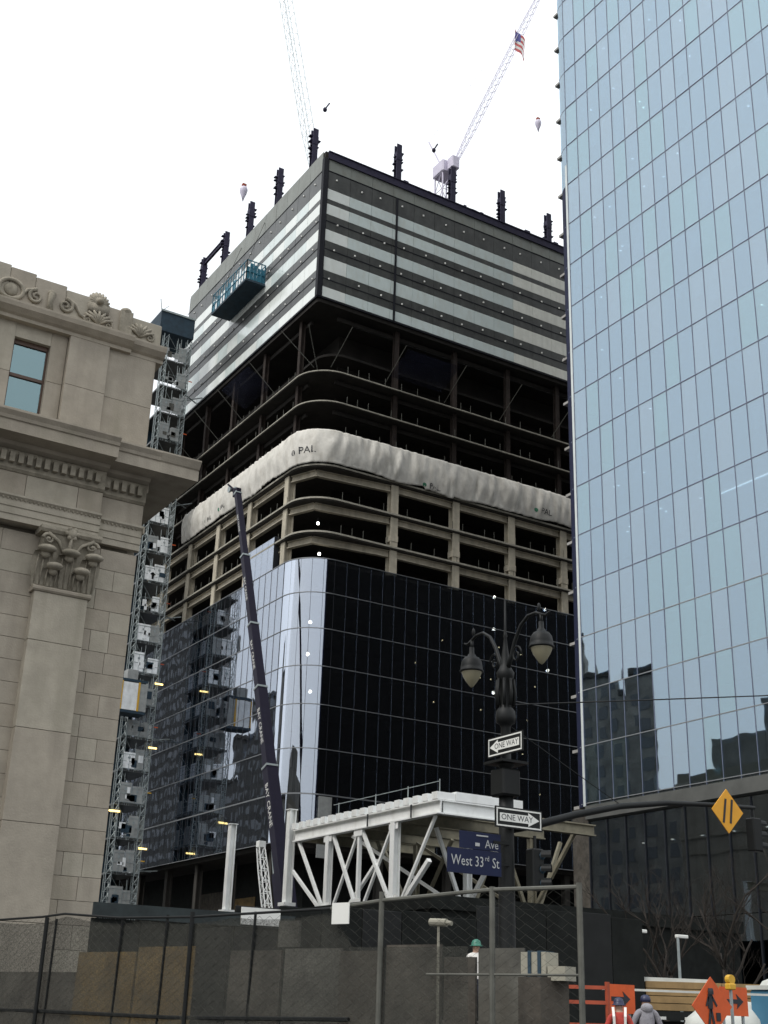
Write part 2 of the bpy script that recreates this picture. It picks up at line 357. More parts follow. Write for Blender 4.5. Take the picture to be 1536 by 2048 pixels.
# pilaster
def pilaster(xc, full):
    hw = 1.03; y0 = 44.93
    p = thing('pilaster_root', '', '') if False else None
    bands = [-.1, 1.05, 4.21, 7.54, 10.84, 14.1, 15.98]
    first = None
    for a, bb in zip(bands, bands[1:]):
        wv = .16 if a < 0 else 0
        o = MB().bbox(xc-hw-wv, y0-wv, max(0, a)+.008, xc+hw+wv, WY+.05, bb-.008, .012).build('pilaster_drum', random.choice(sm), fb)
    # necking, astragal and capital
    MB().xprism([(y0-.04, 15.98), (y0-.1, 16.04), (y0-.11, 16.12), (y0-.06, 16.18), (WY+.05, 16.18), (WY+.05, 15.98)], xc-hw-.1, xc+hw+.1).build('astragal', 'stone3', fb)
    cp = MB()
    cp.xprism([(y0+.02, 16.18), (y0-.02, 17.0), (y0-.16, 17.9), (y0-.25, 18.25), (WY+.05, 18.25), (WY+.05, 16.18)], xc-hw+.02, xc+hw-.02)
    cap = cp.build('capital', 'carve', fb)
    ab = MB(); ab.xprism([(y0-.30, 18.25), (y0-.38, 18.36), (y0-.38, 18.49), (WY+.05, 18.49), (WY+.05, 18.25)], xc-hw-.16, xc+hw+.16); ab.build('abacus', 'carve', cap)
    def leaf(x, zb, zt, out, wd):
        m = MB(); cols = 5; rows = 7; vs = []
        for r in range(rows):
            t = r/(rows-1); z = zb+(zt-zb)*min(1, t*1.18); y = y0-.06-out*t*t*.6
            if t > .75: y = y0-.06-out*(.35+.9*(t-.75)*2.6); z = zt-(t-.75)*.25
            ww = wd*(.75+.5*math.sin(t*2.2))
            for c in range(cols):
                s = (c/(cols-1)-.5)*2
                vs.append((x+s*ww/2*(1 if t < .8 else .85), y+.1*s*s, z-.06*s*s+(.03 if c % 2 else 0)))
        fs = [(r*cols+c, r*cols+c+1, (r+1)*cols+c+1, (r+1)*cols+c) for r in range(rows-1) for c in range(cols-1)]
        m.add(vs, fs)
        m.ball((x, y0-.16-out*.95, zt-.05), wd*.56, .26, .15, 14, 7); m.ball((x, y0-.1-out*.7, zt-.22), wd*.3, .16, .16, 8, 5)
        for q in (-.3, 0, .3): m.tube([(x+q*wd, y0-.06, zb+.02), (x+q*wd*1.1, y0-.1-out*.15, (zb+zt)/2), (x+q*wd, y0-.1-out*.5, zt-.14)], [.03, .035, .02], 5)
        m.build('acanthus_leaf', 'carve', cap, True)
    for x in (-.42, .42): leaf(xc+x*1.25, 16.2, 16.95, .30, .58)
    for x in (-.92, 0, .92): leaf(xc+x, 16.2, 17.55, .42, .66)
    for sx in (-1, 1):   # corner volutes
        m = MB(); pts = []; rr = []
        for i in range(34):
            a = i/33*4.2*math.pi/1.6; r = .30*(1-i/38)
            pts.append((xc+sx*(.86+r*math.cos(a)*.8), y0-.34-.05*math.cos(a), 18.02+r*math.sin(a)*.75-.06)); rr.append(.065*(1-i/55))
        m.tube(pts, rr, 6); m.tube([(xc+sx*.15, y0-.2, 17.4), (xc+sx*.45, y0-.3, 17.95), (xc+sx*.9, y0-.36, 18.2)], [.05, .07, .07], 6)
        m.ball((xc+sx*.86, y0-.36, 17.97), .07); m.build('volute', 'carve', cap, True)
    m = MB(); m.ball((xc, y0-.42, 18.32), .2, .12, .2)
    for k in range(6): m.ball((xc+.19*math.cos(k*1.047), y0-.42, 18.32+.19*math.sin(k*1.047)), .1, .08, .1, 8, 5)
    m.tube([(xc, y0-.2, 17.5), (xc-.02, y0-.35, 17.8), (xc, y0-.4, 18.15)], [.08, .07, .06], 6)
    m.build('rosette', 'carve', cap, True)
pilaster(12.92, True); pilaster(5.6, True); pilaster(-1.7, True)
# entablature: left run breaks forward over the pilasters, right run lies back
def entab(x0, x1, yo, endcap):
    yf = 44.93+yo; B = WY+.2
    e = MB()
    e.xprism([(yf, 18.5), (yf, 18.74), (yf-.04, 18.76), (yf-.04, 19.02), (yf-.08, 19.05), (yf-.08, 19.32), (yf-.2, 19.42), (yf-.2, 19.5), (B, 19.5), (B, 18.5)], x0, x1)
    e.build('architrave', 'stone2', fb)
    eg = MB(); n = int((x1-x0)/.17)
    for i in range(n): eg.ball((x0+.08+i*.17, yf-.1, 19.36), .055, .05, .075, 6, 4)
    stuff(eg.build('egg_moulding', 'carve', fb))
    xx = x0
    while xx < x1-.1:
        nx = min(xx+2.05, x1) if x1-xx > 2.8 else x1
        MB().bbox(xx+.008, yf+.02, 19.505, nx-.008, B, 20.45, .012).build('frieze_block', random.choice(sm), fb); xx = nx
    # bed mould with dentils, soffit, corona, cyma
    e = MB(); e.xprism([(yf-.02, 20.455), (yf-.12, 20.55), (yf-.12, 20.62), (yf-.15, 21.28), (B, 21.28), (B, 20.455)], x0, x1); e.build('bed_mould', 'carve', fb)
    n = int((x1-x0)/.34)
    for i in range(n):
        MB().box(x0+.04+i*.34, yf-.36, 20.72, x0+.24+i*.34, yf-.16, 21.12).build('dentil', 'carve', fb)
    e = MB(); e.xprism([(yf-.2, 21.285), (yf-.42, 21.36), (yf-.5, 21.48), (yf-1.25, 21.52), (yf-1.27, 21.5), (yf-1.3, 21.5), (yf-1.3, 21.95), (yf-1.36, 21.98), (yf-1.40, 22.1), (yf-1.52, 22.26), (yf-1.52, 22.34), (B, 22.55), (B, 21.285)], x0, x1)
    e.build('cornice', 'stone3' if yo == 0 else 'stone', fb)
entab(-30, 14.05, 0, False)
entab(14.053, EX+.05, .36, True)
e = MB(); e.xprism([(44.2, 21.52), (43.99, 21.5), (43.99, 21.95), (43.93, 22.0), (43.77, 22.28), (43.77, 22.34), (WY+30, 22.5), (WY+30, 21.5)], EX+.053, EX+1.75); e.build('cornice_return', 'stone', fb)
e = MB(); e.box(EX+.053, 45.1, 19.2, EX+.12, 106, 19.5); e.box(EX+.053, 45.2, 21.0, EX+.13, 106, 21.49); e.build('side_frieze', 'stone3', fb)
# attic storey
AY = WY+.25
def attic(x0, x1, yo, m): 
    zs = [22.5, 24.9, 27.25]
    for a, c in zip(zs, zs[1:]): MB().bbox(x0+.006, AY-yo, a+.006, x1-.006, AY+.5, c-.006, .01).build('attic_block', random.choice(sm), fb)
attic(12.0, 13.7, .28, 'stone'); attic(13.7, EX-.05, .10, 'stone')
WX0, WX1, WZ0, WZ1 = 9.86, 11.32, 23.35, 26.5
for dx in (0, -7.3):
    attic(7.0+dx, WX0+dx, .02, 'stone'); attic(WX1+dx, 11.99+dx, .02, 'stone')
    MB().box(WX0+dx, AY, WZ1, WX1+dx, AY+.5, 27.25).build('lintel_block', 'stone2', fb)
    MB().box(WX0+dx-.1, AY-.1, 22.5, WX1+dx+.1, AY+.5, WZ0).build('window_sill', 'stone', fb)
    wd = MB(); 
    wd.box(WX0+dx, AY+.22, WZ0, WX0+dx+.07, AY+.34, WZ1); wd.box(WX1+dx-.07, AY+.22, WZ0, WX1+dx, AY+.34, WZ1)
    wd.box(WX0+dx+.071, AY+.22, WZ0, WX1+dx-.071, AY+.34, WZ0+.08); wd.box(WX0+dx+.071, AY+.2, WZ1-.2, WX1+dx-.071, AY+.34, WZ1); wd.box(WX0+dx+.071, AY+.2, 24.85, WX1+dx-.071, AY+.34, 24.98)
    wf = wd.build('window', 'bronze', fb)
    for a, c in ((WZ0+.08, 24.85), (24.98, WZ1-.2)): MB().box(WX0+dx+.07, AY+.27, a, WX1+dx-.07, AY+.29, c).build('pane', 'glassW', wf)
    MB().box(WX0+dx+.02, AY+.5, WZ0, WX1+dx-.02, AY+.56, WZ1).build('blind', 'gateg', wf)
    attic(4.7+dx, 7.0+dx, .28, 'stone')
e = MB(); e.xprism([(AY-.3, 27.1), (AY-.3, 27.25), (AY-.42, 27.32), (AY-.62, 27.5), (AY-.66, 27.68), (AY-.66, 27.76), (AY+1.4, 27.8), (AY+1.4, 27.1)], -30, 14.6); e.build('attic_cornice', 'stone3', fb)
e = MB(); e.xprism([(AY-.12, 27.1), (AY-.12, 27.25), (AY-.25, 27.32), (AY-.44, 27.5), (AY-.48, 27.68), (AY-.48, 27.76), (AY+1.4, 27.8), (AY+1.4, 27.1)], 14.602, EX+.25); e.build('attic_cornice_end', 'stone', fb)
# carved parapet
PY = AY-.25
pe = [(-30, 6.2, 29.5), (6.2, 9.25, 29.5), (9.255, 10.3, 29.42), (10.305, 11.6, 29.3), (11.605, 13.1, 29.15), (13.105, 14.2, 28.98), (14.205, EX, 28.82)]
for x0, x1, zt in pe: MB().bbox(x0, PY, 27.78, x1, PY+.6, zt, .03).build('parapet_block', random.choice(sm), fb)
def spiral(x, z, r0, turns, sgn, a0, r=.075):
    pts = []; n = int(26*turns); rs = []
    for i in range(n+1):
        t = i/n; a = a0+sgn*t*turns*2*math.pi; q = r0*(1-.86*t)
        pts.append((x+q*math.cos(a), PY-.04, z+q*math.sin(a))); rs.append(r*(1-.35*t))
    return pts, rs
def relief(x, kind):
    m = MB()
    if kind == 'round':
        m.tube([(x+.5*math.cos(i*.2618), PY-.03, 28.38+.43*math.sin(i*.2618)) for i in range(25)], .09, 6, False)
        m.ball((x, PY, 28.38), .3, .12, .3, 14, 8)
    elif kind == 'scroll':
        for sg in (-1, 1):
            p, r = spiral(x+sg*.62, 28.36, .34, 1.5, -sg, math.pi/2 if sg > 0 else math.pi/2); m.tube(p, r, 6)
            m.tube([(x+sg*.62, PY-.03, 28.7), (x+sg*1.0, PY-.03, 28.55), (x+sg*1.25, PY-.03, 28.15), (x+sg*1.7, PY-.03, 27.95)], [.08, .08, .07, .04], 6)
        m.tube([(x, PY-.05, 27.85), (x-.05, PY-.08, 28.3), (x, PY-.05, 28.7)], [.16, .1, .16], 7); m.ball((x, PY-.05, 28.72), .18, .12, .14)
    elif kind == 'palmette':
        for a in range(-3, 4): 
            t = a*.33; m.tube([(x, PY-.03, 27.95), (x+.35*math.sin(t), PY-.09, 27.95+.4*math.cos(t)), (x+.62*math.sin(t*1.3), PY-.05, 27.95+.62*math.cos(t))], [.03, .075, .05], 6)
        for sg in (-1, 1): p, r = spiral(x+sg*.45, 28.05, .2, 1.2, -sg, math.pi/2, .05); m.tube(p, r, 6)
    m.build('carved_relief', 'carve', fb, True)
relief(9.35, 'round'); relief(11.0, 'scroll'); relief(13.05, 'palmette'); relief(14.9, 'palmette'); relief(7.2, 'scroll'); relief(4.9, 'palmette')
m = MB()
m.ball((13.0, PY+.1, 29.0), .3, .25, .3, 12, 8)
for k in range(11): a = k/10*math.pi; m.tube([(13.0, PY+.05, 28.8), (13.0+.3*math.cos(a), PY+.0, 28.95+.3*math.sin(a)), (13.0+.47*math.cos(a), PY+.1, 29.0+.5*math.sin(a))], [.05, .085, .06], 6)
m.ball((13.0, PY-.2, 28.98), .16, .16, .14); m.box(12.55, PY-.08, 28.5, 13.45, PY+.5, 28.9)
m.build('lion_head_acroterion', 'carve', fb, True)
m = MB(); m.box(13.95, PY-.1, 27.8, 14.5, PY+.6, 28.95); m.ball((14.22, PY+.1, 29.0), .26, .26, .18, 10, 6); m.build('parapet_pier', 'carve', fb)

# ================================================================== TOWER UNDER CONSTRUCTION
X0, Y0, RC = 56.35, 110.0, 4.0
XE, YE = 112.0, 170.0
tw = thing('tower_under_construction', 'unfinished dark glass office tower with open floors and striped upper block', 'building', (X0, Y0, 0))
def outline(off=0, R=RC, xe=XE, ye=YE, n=10):
    x, y = X0+off, Y0+off; R = max(R-off, .4)
    pts = [(x, ye)]
    for i in range(n+1):
        a = math.pi+math.pi/2*i/n; pts.append((x+R+R*math.cos(a), y+R+R*math.sin(a)))
    return pts+[(xe, y), (xe, ye)]
FZ = [21.7, 26.2, 30.7, 34.7, 38.7, 42.6, 46.3, 49.5, 53.4, 57.3, 61.3, 65.1, 68.9]
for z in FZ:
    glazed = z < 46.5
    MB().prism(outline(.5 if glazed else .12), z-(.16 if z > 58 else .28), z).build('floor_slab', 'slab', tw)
    if not glazed:
        pth = outline(0)[:-1]; m = MB()
        for p, q in zip(pth, pth[1:]):
            m.bar((p[0], p[1], z-.06), (q[0], q[1], z-.06), .10, .13 if z > 58 else .19)
        m.build('slab_edge', 'slabedge', tw)
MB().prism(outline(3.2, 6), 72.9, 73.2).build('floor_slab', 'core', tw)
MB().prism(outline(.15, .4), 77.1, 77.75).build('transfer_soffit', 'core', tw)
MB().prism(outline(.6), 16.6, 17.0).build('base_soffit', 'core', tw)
MB().box(62.5, 115.6, 0, 109, 167, 77).build('core', 'core', tw)  # oversized dark box, placed to keep the open floors black
# columns
CXR = [67.75, 76.1, 84.1, 91.95, 100, 108]
CYL = [115.4, 124.8, 133.6, 142.2, 150.8, 159.5]
def hcol(x, y, za, zb, s, m, name='column', face='y'):
    q = MB(); t = s*.16
    if face == 'y': q.box(x-s/2, y-s/2, za, x+s/2, y-s/2+t, zb); q.box(x-s/2, y+s/2-t, za, x+s/2, y+s/2, zb); q.box(x-t/2, y-s/2+t, za, x+t/2, y+s/2-t, zb)
    else: q.box(x-s/2, y-s/2, za, x-s/2+t, y+s/2, zb); q.box(x+s/2-t, y-s/2, za, x+s/2, y+s/2, zb); q.box(x-s/2+t, y-t/2, za, x+s/2-t, y+t/2, zb)
    return q.build(name, m, tw)
def splice(x, y, z, s, face): 
    q = MB(); q.box(x-s/2-.03, y-s/2-.05, z-.35, x+s/2+.03, y+s/2+.05, z+.35); return q.build('splice_plate', 'fire', tw)
for x in CXR:
    for a, c in zip([0, 17, 21.7, 26.2, 30.7, 34.7, 38.7, 42.6], [16.6, 21.4, 25.9, 30.4, 34.4, 38.4, 42.3, 46.0]): hcol(x, Y0+1.5, a, c, .7, 'slab')
    for a, c in zip([46.3, 49.5, 53.4], [49.2, 53.1, 57.0]): hcol(x, Y0+.75, a, c, .92, 'fire')
    splice(x, Y0+.75, 50.6, .92, 'y')
    for a, c in zip([57.3, 61.3, 65.1, 68.9], [61, 64.8, 68.6, 77.1]): hcol(x, Y0+1.1, a, c, .56, 'rust')
for y in CYL:
    for a, c in zip([0, 17, 21.7, 26.2, 30.7, 34.7, 38.7, 42.6], [16.6, 21.4, 25.9, 30.4, 34.4, 38.4, 42.3, 46.0]): hcol(X0+1.5, y, a, c, .7, 'slab', face='x')
    for a, c in zip([46.3, 49.5, 53.4], [49.2, 53.1, 57.0]): hcol(X0+.75, y, a, c, .92, 'fire', face='x')
    for a, c in zip([57.3, 61.3, 65.1, 68.9], [61, 64.8, 68.6, 77.1]): hcol(X0+1.1, y, a, c, .56, 'rust', face='x')
# perimeter beams
kink = (X0+2.05, Y0+1.75)
for z in (49.5, 53.4, 57.3):
    zb = z-.70
    ys = [YE]+CYL[::-1]
    for a, c in zip(ys, ys[1:]): MB().ibeam((X0+.75, a-.47, zb), (X0+.75, c+.47, zb), .5, .78, .1).build('perimeter_beam', 'fire', tw)
    MB().ibeam((X0+.75, CYL[0]-.47, zb), kink+(zb,), .5, .78, .1).build('perimeter_beam', 'fire', tw)
    MB().ibeam(kink+(zb,), (CXR[0]-.47, Y0+.75, zb), .5, .78, .1).build('perimeter_beam', 'fire', tw)
    for a, c in zip(CXR, CXR[1:]): MB().ibeam((a+.47, Y0+.75, zb), (c-.47, Y0+.75, zb), .5, .78, .1).build('perimeter_beam', 'fire', tw)
for z in (61.3, 65.1, 68.9, 77.1):
    m = MB(); m.bar((X0+1.6, YE, z-.6), (X0+1.6, 114, z-.6), .3, .5); m.bar((60, Y0+1.6, z-.6), (XE, Y0+1.6, z-.6), .3, .5); m.build('floor_beam', 'core', tw)
# guard posts and ropes along the open edges
for z in (49.5, 53.4, 57.3, 61.3, 65.1, 68.9):
    m = MB(); pth = outline(.25)[:-1]
    x = 61.0
    while x < 96: m.tube([(x, Y0+.3, z), (x+random.uniform(-.05, .05), Y0+.3, z+1.1)], .035, 5); x += random.choice([1.4, 2.2, 3.1])
    y = 115.
    while y < 150: m.tube([(X0+.3, y, z), (X0+.3, y, z+1.1)], .035, 5); y += random.choice([1.6, 2.4])
    stuff(m.build('guard_posts', 'oldgalv', tw))
# curtain wall glass on podium
ROWS = [(17.0, 21.7), (21.7, 26.2), (26.2, 30.7), (30.7, 34.7), (34.7, 38.7), (38.7, 42.6), (42.6, 46.4)]
PW = 1.5
def pane_mesh(wd, h, key, m):
    q = MB(); q.box(-wd/2, -.015, -h/2, wd/2, .015, h/2); return q.mesh(key, m)
jit = lambda s: random.gauss(0, s)
far = MB()
for z0_, z1_ in ROWS:
    h = z1_-z0_-.07; me = pane_mesh(PW-.05, h, 'podium_pane', 'glassM'); zc = (z0_+z1_)/2
    x = X0+RC+PW/2; k = 0
    while x < 96:
        inst('glass_pane', me, (x, Y0, zc), tw, (jit(.0012), 0, jit(.0012))); x += PW
    while x < XE: far.box(x-PW/2+.03, Y0-.015, zc-h/2, x+PW/2-.03, Y0+.015, zc+h/2); x += PW
    y = Y0+RC+PW/2
    while y < 140:
        inst('glass_pane', me, (X0, y, zc), tw, (jit(.0015), 0, math.pi/2+jit(.0015))); y += PW
    while y < YE: far.box(X0-.015, y-PW/2+.03, zc-h/2, X0+.015, y+PW/2-.03, zc+h/2); y += PW
    # corner: curved panes
    for i in range(5):
        a0 = math.pi+math.pi/2*i/5; q = MB()
        for r in (RC, RC-.03):
            vs = []
            for j in range(7):
                a = a0+.006+math.pi/10*(j/6)*.97
                for z in (zc-h/2, zc+h/2): vs.append((X0+RC+r*math.cos(a), Y0+RC+r*math.sin(a), z))
            q.add(vs, [(o*2, o*2+2, o*2+3, o*2+1) for o in range(6)])
        q.build('curved_pane', 'glassM', tw, True)
stuff(far.build('far_panes', 'glassM', tw))
meb = pane_mesh(PW-.05, 3.8, 'raised_pane', 'glassM')
for i in range(5): inst('glass_pane', meb, (X0-.01, 117.9+i*PW-.35, 48.35), tw, (0, 0, math.pi/2+jit(.002)))
MB().box(X0-.08, 116.72, 46.5, X0+.6, 116.78, 50.3).build('end_frame', 'mullion_dark', tw)
# mullions: horizontal joints (pale), vertical joints (dark, thin)
for z in [17.0]+[r[1] for r in ROWS]:
    pth = outline(-.03)[:-1]; m = MB()
    for p, q in zip(pth, pth[1:]): m.bar((p[0], p[1], z), (q[0], q[1], z), .09, .07 if z != 21.7 else .12)
    m.build('horizontal_mullion', 'mullion', tw)
vm = MB()
x = X0+RC
while x < XE: vm.box(x-.018, Y0-.005, 17, x+.018, Y0+.06, 46.4); x += PW
vm.box(X0-.02, Y0+RC-.02, 17, X0+.05, Y0+RC+.02, 46.4)
y = Y0+RC
while y < YE: vm.box(X0-.03, y-.035, 17, X0+.08, y+.035, 46.4); y += PW
stuff(vm.build('vertical_mullions', 'mullion_dark', tw))
# lobby wall under the overhang
m = MB(); m.box(X0+5, Y0+5.4, 0, XE, YE, 16.6); m.build('lobby_wall', 'blackply', tw)
for i, (y0, y1, mm) in enumerate([(118, 124, 'greyply'), (126, 131, 'brownply'), (133, 141, 'greyply')]): MB().box(X0+4.9, y0, 0, X0+4.97, y1, 12+i).build('lobby_panel', mm, tw)
MB().box(59.6, Y0-.25, 15.6, 61.1, Y0-.2, 21.5).build('hung_sheet', 'gateg', tw)
# upper block
BZ = [(97.94, 95.2, 'bandtop'), (95.05, 92.61, 'bandgrey'), (92.61, 91.13, 'pale'), (91.13, 90.5, 'bandgrey'), (90.5, 89.0, 'pale'), (89.0, 86.92, 'bandgrey'), (86.92, 85.34, 'pale'), (85.34, 83.16, 'bandgrey'), (83.16, 81.3, 'pale'), (81.3, 79.15, 'bandgrey'), (79.15, 77.8, 'pale')]
BYE = 150.6
cl = MB()
for zt, zb, kind in BZ:
    pw = 3.05; h = zt-zb-.05; zc = (zt+zb)/2
    x = X0+.55; me = {}; top = kind == 'bandtop'
    for mm in ('bandtop', 'bandgrey', 'bandpale', 'bandlit', 'bandcream'): me[mm] = MB().box(-pw/2+.02, -.06, -h/2, pw/2-.02, .06, h/2).mesh('band_panel', mm)
    i = 0
    while x < XE-1:
        mm = kind if kind != 'pale' else ('bandlit' if i < 1 else 'bandcream' if i > 8 else 'bandpale')
        inst('spandrel_panel' if kind != 'pale' else 'pale_panel', me[mm], (x+pw/2, Y0, zc-(.56 if top else 0)), tw, (jit(.004), 0, jit(.003)), (1, 1, .585) if top else None)
        if kind == 'bandgrey' and h > 1.5: cl.lathe((x+1.4+jit(.3), Y0-.09, zc+.3+jit(.15)), [(.11, -.1), (.11, .1)], 8)
        x += pw; i += 1
    y = Y0+.45; i = 0
    while y < BYE-1:
        mm = kind if kind != 'pale' else ('bandpale' if random.random() < .3 else 'bandlit')
        inst('spandrel_panel' if kind != 'pale' else 'pale_panel', me[mm], (X0, y+pw/2, zc), tw, (jit(.004), 0, math.pi/2+jit(.003)))
        if kind == 'bandgrey' and h > 1.5: cl.lathe((X0-.09, y+1.2+jit(.4), zc+.3+jit(.15)), [(.11, -.1), (.11, .1)], 8)
        y += pw; i += 1
stuff(cl.build('panel_clips', 'signw', tw))
m = MB(); m.box(X0+.10, Y0+.10, 77.76, XE, BYE, 97.9); m.build('block_backing', 'core', tw)
m = MB(); m.box(X0-.14, Y0-.14, 77.7, X0+.5, Y0+.02, 96.8); m.box(X0-.14, Y0+.021, 77.7, X0+.04, Y0+.4, 96.8); m.build('corner_post', 'corner', tw)
m = MB(); m.box(66.45, Y0-.16, 77.7, 66.72, Y0-.06, 95.1); m.build('vertical_fin', 'corner', tw)
for z in (95.12, 88.05, 84.2, 80.2): 
    m = MB(); m.box(X0+.5, Y0-.10, z-.05, XE, Y0-.061, z+.05); m.box(X0-.10, Y0+.42, z-.05, X0-.061, BYE, z+.05); m.build('transom', 'corner', tw)
m = MB(); m.box(X0-.05, Y0-.08, 77.55, XE, Y0+.10, 77.79); m.box(X0-.08, Y0+.12, 77.55, X0+.1, BYE, 77.79); m.build('bottom_edge', 'corner', tw)
m = MB(); m.box(X0+.5, BYE-.2, 77.6, X0+8, BYE+.05, 97.9); m.build('end_wall', 'bandgrey', tw)
MB().ibeam((X0+.4, Y0-.1, 97.35), (XE, Y0-.1, 97.35), .3, 1.15, .1).build('roof_beam', 'steel', tw)
# exposed steel on the roof
for p0, p1 in (((X0+2.2, Y0+1.7, 98.5), (XE, Y0+1.7, 98.5)), ((X0+1.6, Y0+3, 98.35), (X0+1.6, BYE, 98.35))):
    MB().ibeam(p0, p1, .5, 1.15, .12).build('roof_beam', 'steel', tw)
m = MB()
for i in range(26): 
    x = 60+i*1.7+jit(.3); m.box(x, Y0+1.2, 99.0, x+random.uniform(.3, .9), Y0+1.5, 99.0+random.uniform(.1, .45))
for i in range(20):
    y = 113+i*1.8+jit(.3); m.box(X0+1.3, y, 98.9, X0+1.6, y+random.uniform(.3, .8), 98.9+random.uniform(.1, .4))
stuff(m.build('steel_offcuts', 'steel', tw))
def stub(x, y, zt, s=.72):
    q = MB(); t = .13; q.box(x-s/2, y-s/2, 97.9, x+s/2, y-s/2+t, zt); q.box(x-s/2, y+s/2-t, 97.9, x+s/2, y+s/2, zt); q.box(x-t/2, y-s/2+t, 97.9, x+t/2, y+s/2-t, zt)
    ob = q.build('column_stub', 'steel', tw)
    for k in range(6):
        z = zt-1.0-k*.55+jit(.1); sx = random.choice([-1, 1]); L = random.uniform(.2, .45)
        MB().box(x+sx*s/2, y-.25, z, x+sx*(s/2+L), y+.25, z+.1).build('lug', 'steel', ob)
        if k % 2: MB().box(x-s/2-L, y-.2, z-.5, x-s/2, y+.2, z-.4).build('lug', 'steel', ob)
    MB().box(x-s/2-.03, y-s/2-.04, zt-2.4, x+s/2+.03, y+s/2+.04, zt-1.2).build('splice_plate', 'steel', ob)
for x, zt in zip(CXR, (104.9, 105.0, 104.6, 104.0, 104.2, 104)): stub(x, Y0+2, zt)
for y, zt in zip([116.4, 126, 134.6, 142.7, 150.4], (105.9, 105.9, 105.7, 105.4, 105.2)): stub(X0+1.6, y, zt)
MB().ibeam((X0+1.6, 142.9, 104.4), (X0+1.6, 150.1, 104.4), .35, .8, .1).build('roof_beam', 'steel', tw)
# work lights burning on the floors
for x, y, z in ((59.0, 111.9, 50.9), (59.3, 111.8, 47.4), (82.97, 112.3, 47.3), (90.4, 112.2, 47.2), (58.9, 112.2, 39.8), (58.8, 112.2, 36.3), (59.3, 112.2, 32.4), (68.3, 112.3, 32.5), (90.7, 112.3, 39.8), (82.9, 112.3, 43.4), (82.8, 112.3, 35.9)):
    q = MB(); q.ball((x, y, z), .17 if z > 46 else .2, n=8, m=6); ob = q.build('work_or_fill_light', 'bulb', tw); MB().tube([(x, y, z+.15), (x, y, z+.6)], .03, 5).build('lamp_cord', 'black', ob)
for i in range(16):  # extra bulbs at random spots, added to brighten the podium interior
    x, z = random.uniform(63, 92), random.choice([26.2, 30.7, 34.7, 38.7, 42.6])-random.uniform(.7, 1.1)
    MB().ball((x, Y0+random.uniform(2.5, 4.5), z), .09, n=6, m=5).build('work_or_fill_light', 'fillbulb', tw)
# outrigger struts for the safety net
for x in (58.6, 65.7, 74, 82.1, 90.2):
    MB().tube([(x, Y0, 69.1), (x, Y0-4.6, 72.05)], .05, 6).build('net_strut', 'oldgalv', tw)
for y in (110.9, 119.3, 128, 135, 143):
    MB().tube([(X0 if y > 112 else X0+.6, y, 68.9), (X0-3.8, y, 72.2)], .05, 6).build('net_strut', 'oldgalv', tw)
MB().tube([(X0+1.2, Y0+1.2, 68.9), (X0-1.7, Y0-1.7, 72.4)], .05, 6).build('net_strut', 'oldgalv', tw)
m = MB()
m.tube([(58.6, Y0-4.6, 72.05), (65.7, Y0-4.6, 72.05), (74, Y0-4.6, 72.05), (90.2, Y0-4.6, 72.05)], .02, 4)
m.tube([(X0-3.8, 110.9, 72.2), (X0-3.8, 143, 72.2)], .02, 4); m.build('net_rope', 'black', tw)
for p in ([(66.2, Y0-4.2, 71.9), (73.4, Y0-4.2, 71.9), (73.4, Y0-.2, 70.2), (66.2, Y0-.2, 70.2)], [(X0-3.5, 120, 71.9), (X0-3.5, 127.4, 71.9), (X0-.2, 127.4, 70.2), (X0-.2, 120, 70.2)]):
    q = MB(); n = 9; vs = []
    P = [Vector(a) for a in p]
    for i in range(n):
        for j in range(n):
            s, t = i/(n-1), j/(n-1); v = (P[0]*(1-s)+P[1]*s)*(1-t)+(P[3]*(1-s)+P[2]*s)*t; v.z -= .9*math.sin(math.pi*s)*math.sin(math.pi*t); vs.append(v)
    q.add(vs, [(i*n+j, i*n+j+1, (i+1)*n+j+1, (i+1)*n+j) for i in range(n-1) for j in range(n-1)]); q.build('safety_net', 'net', tw, True)

# white tarpaulin band
S_L = 143.6-(Y0+RC); S_A = math.pi/2*RC; S_R = XE-(X0+RC)
def tarp_pt(s, z):
    """s metres along the facade from the far left end; returns point, outward normal"""
    zt = 61.45+.12*noise.noise((s*.15, 3, 0)); hb = 57.4+.35*noise.noise((s*.22, 9, 0))-(.35 if S_L+S_A+11 < s < S_L+S_A+15 else 0)
    t = max(0, min(1, (zt-z)/(zt-hb)))
    off = .2+.5*math.sin(math.pi*min(1, t*.97))**.8*(.42+.5*noise.noise((s*.13, 1, t*.4)))
    f = noise.noise((s*.55, 0, t*.35)); off += (.06+.34*max(0, .3+noise.noise((s*.11, 7, 0))))*(1-abs(f)*2.6)*math.sin(math.pi*min(1, t+.08))
    off += .20*noise.noise((s*1.9+t*1.4, 5, t*1.1))+.09*noise.noise((s*4.5+t*2, 2, t*2.5))
    if s < S_L: p = Vector((X0, 143.6-s, 0)); n = Vector((-1, 0, 0))
    elif s < S_L+S_A:
        a = math.pi+(s-S_L)/RC; n = Vector((math.cos(a), math.sin(a), 0)); p = Vector((X0+RC, Y0+RC, 0))+n*RC
    else: p = Vector((X0+RC+s-S_L-S_A, Y0, 0)); n = Vector((0, -1, 0))
    p = p+n*max(.1, off); p.z = z if 0 < t < 1 else (zt if t <= 0 else hb)
    return p, n, zt, hb
tp = MB(); NS = 330; NR = 22; tot = S_L+S_A+S_R; vs = []
for i in range(NS+1):
    s = tot*i/NS; _, _, zt, hb = tarp_pt(s, 60)
    for j in range(NR+1): vs.append(tarp_pt(s, zt+(hb-zt)*(.001+.998*j/NR))[0])
tp.add(vs, [(i*(NR+1)+j, (i+1)*(NR+1)+j, (i+1)*(NR+1)+j+1, i*(NR+1)+j+1) for i in range(NS) for j in range(NR)])
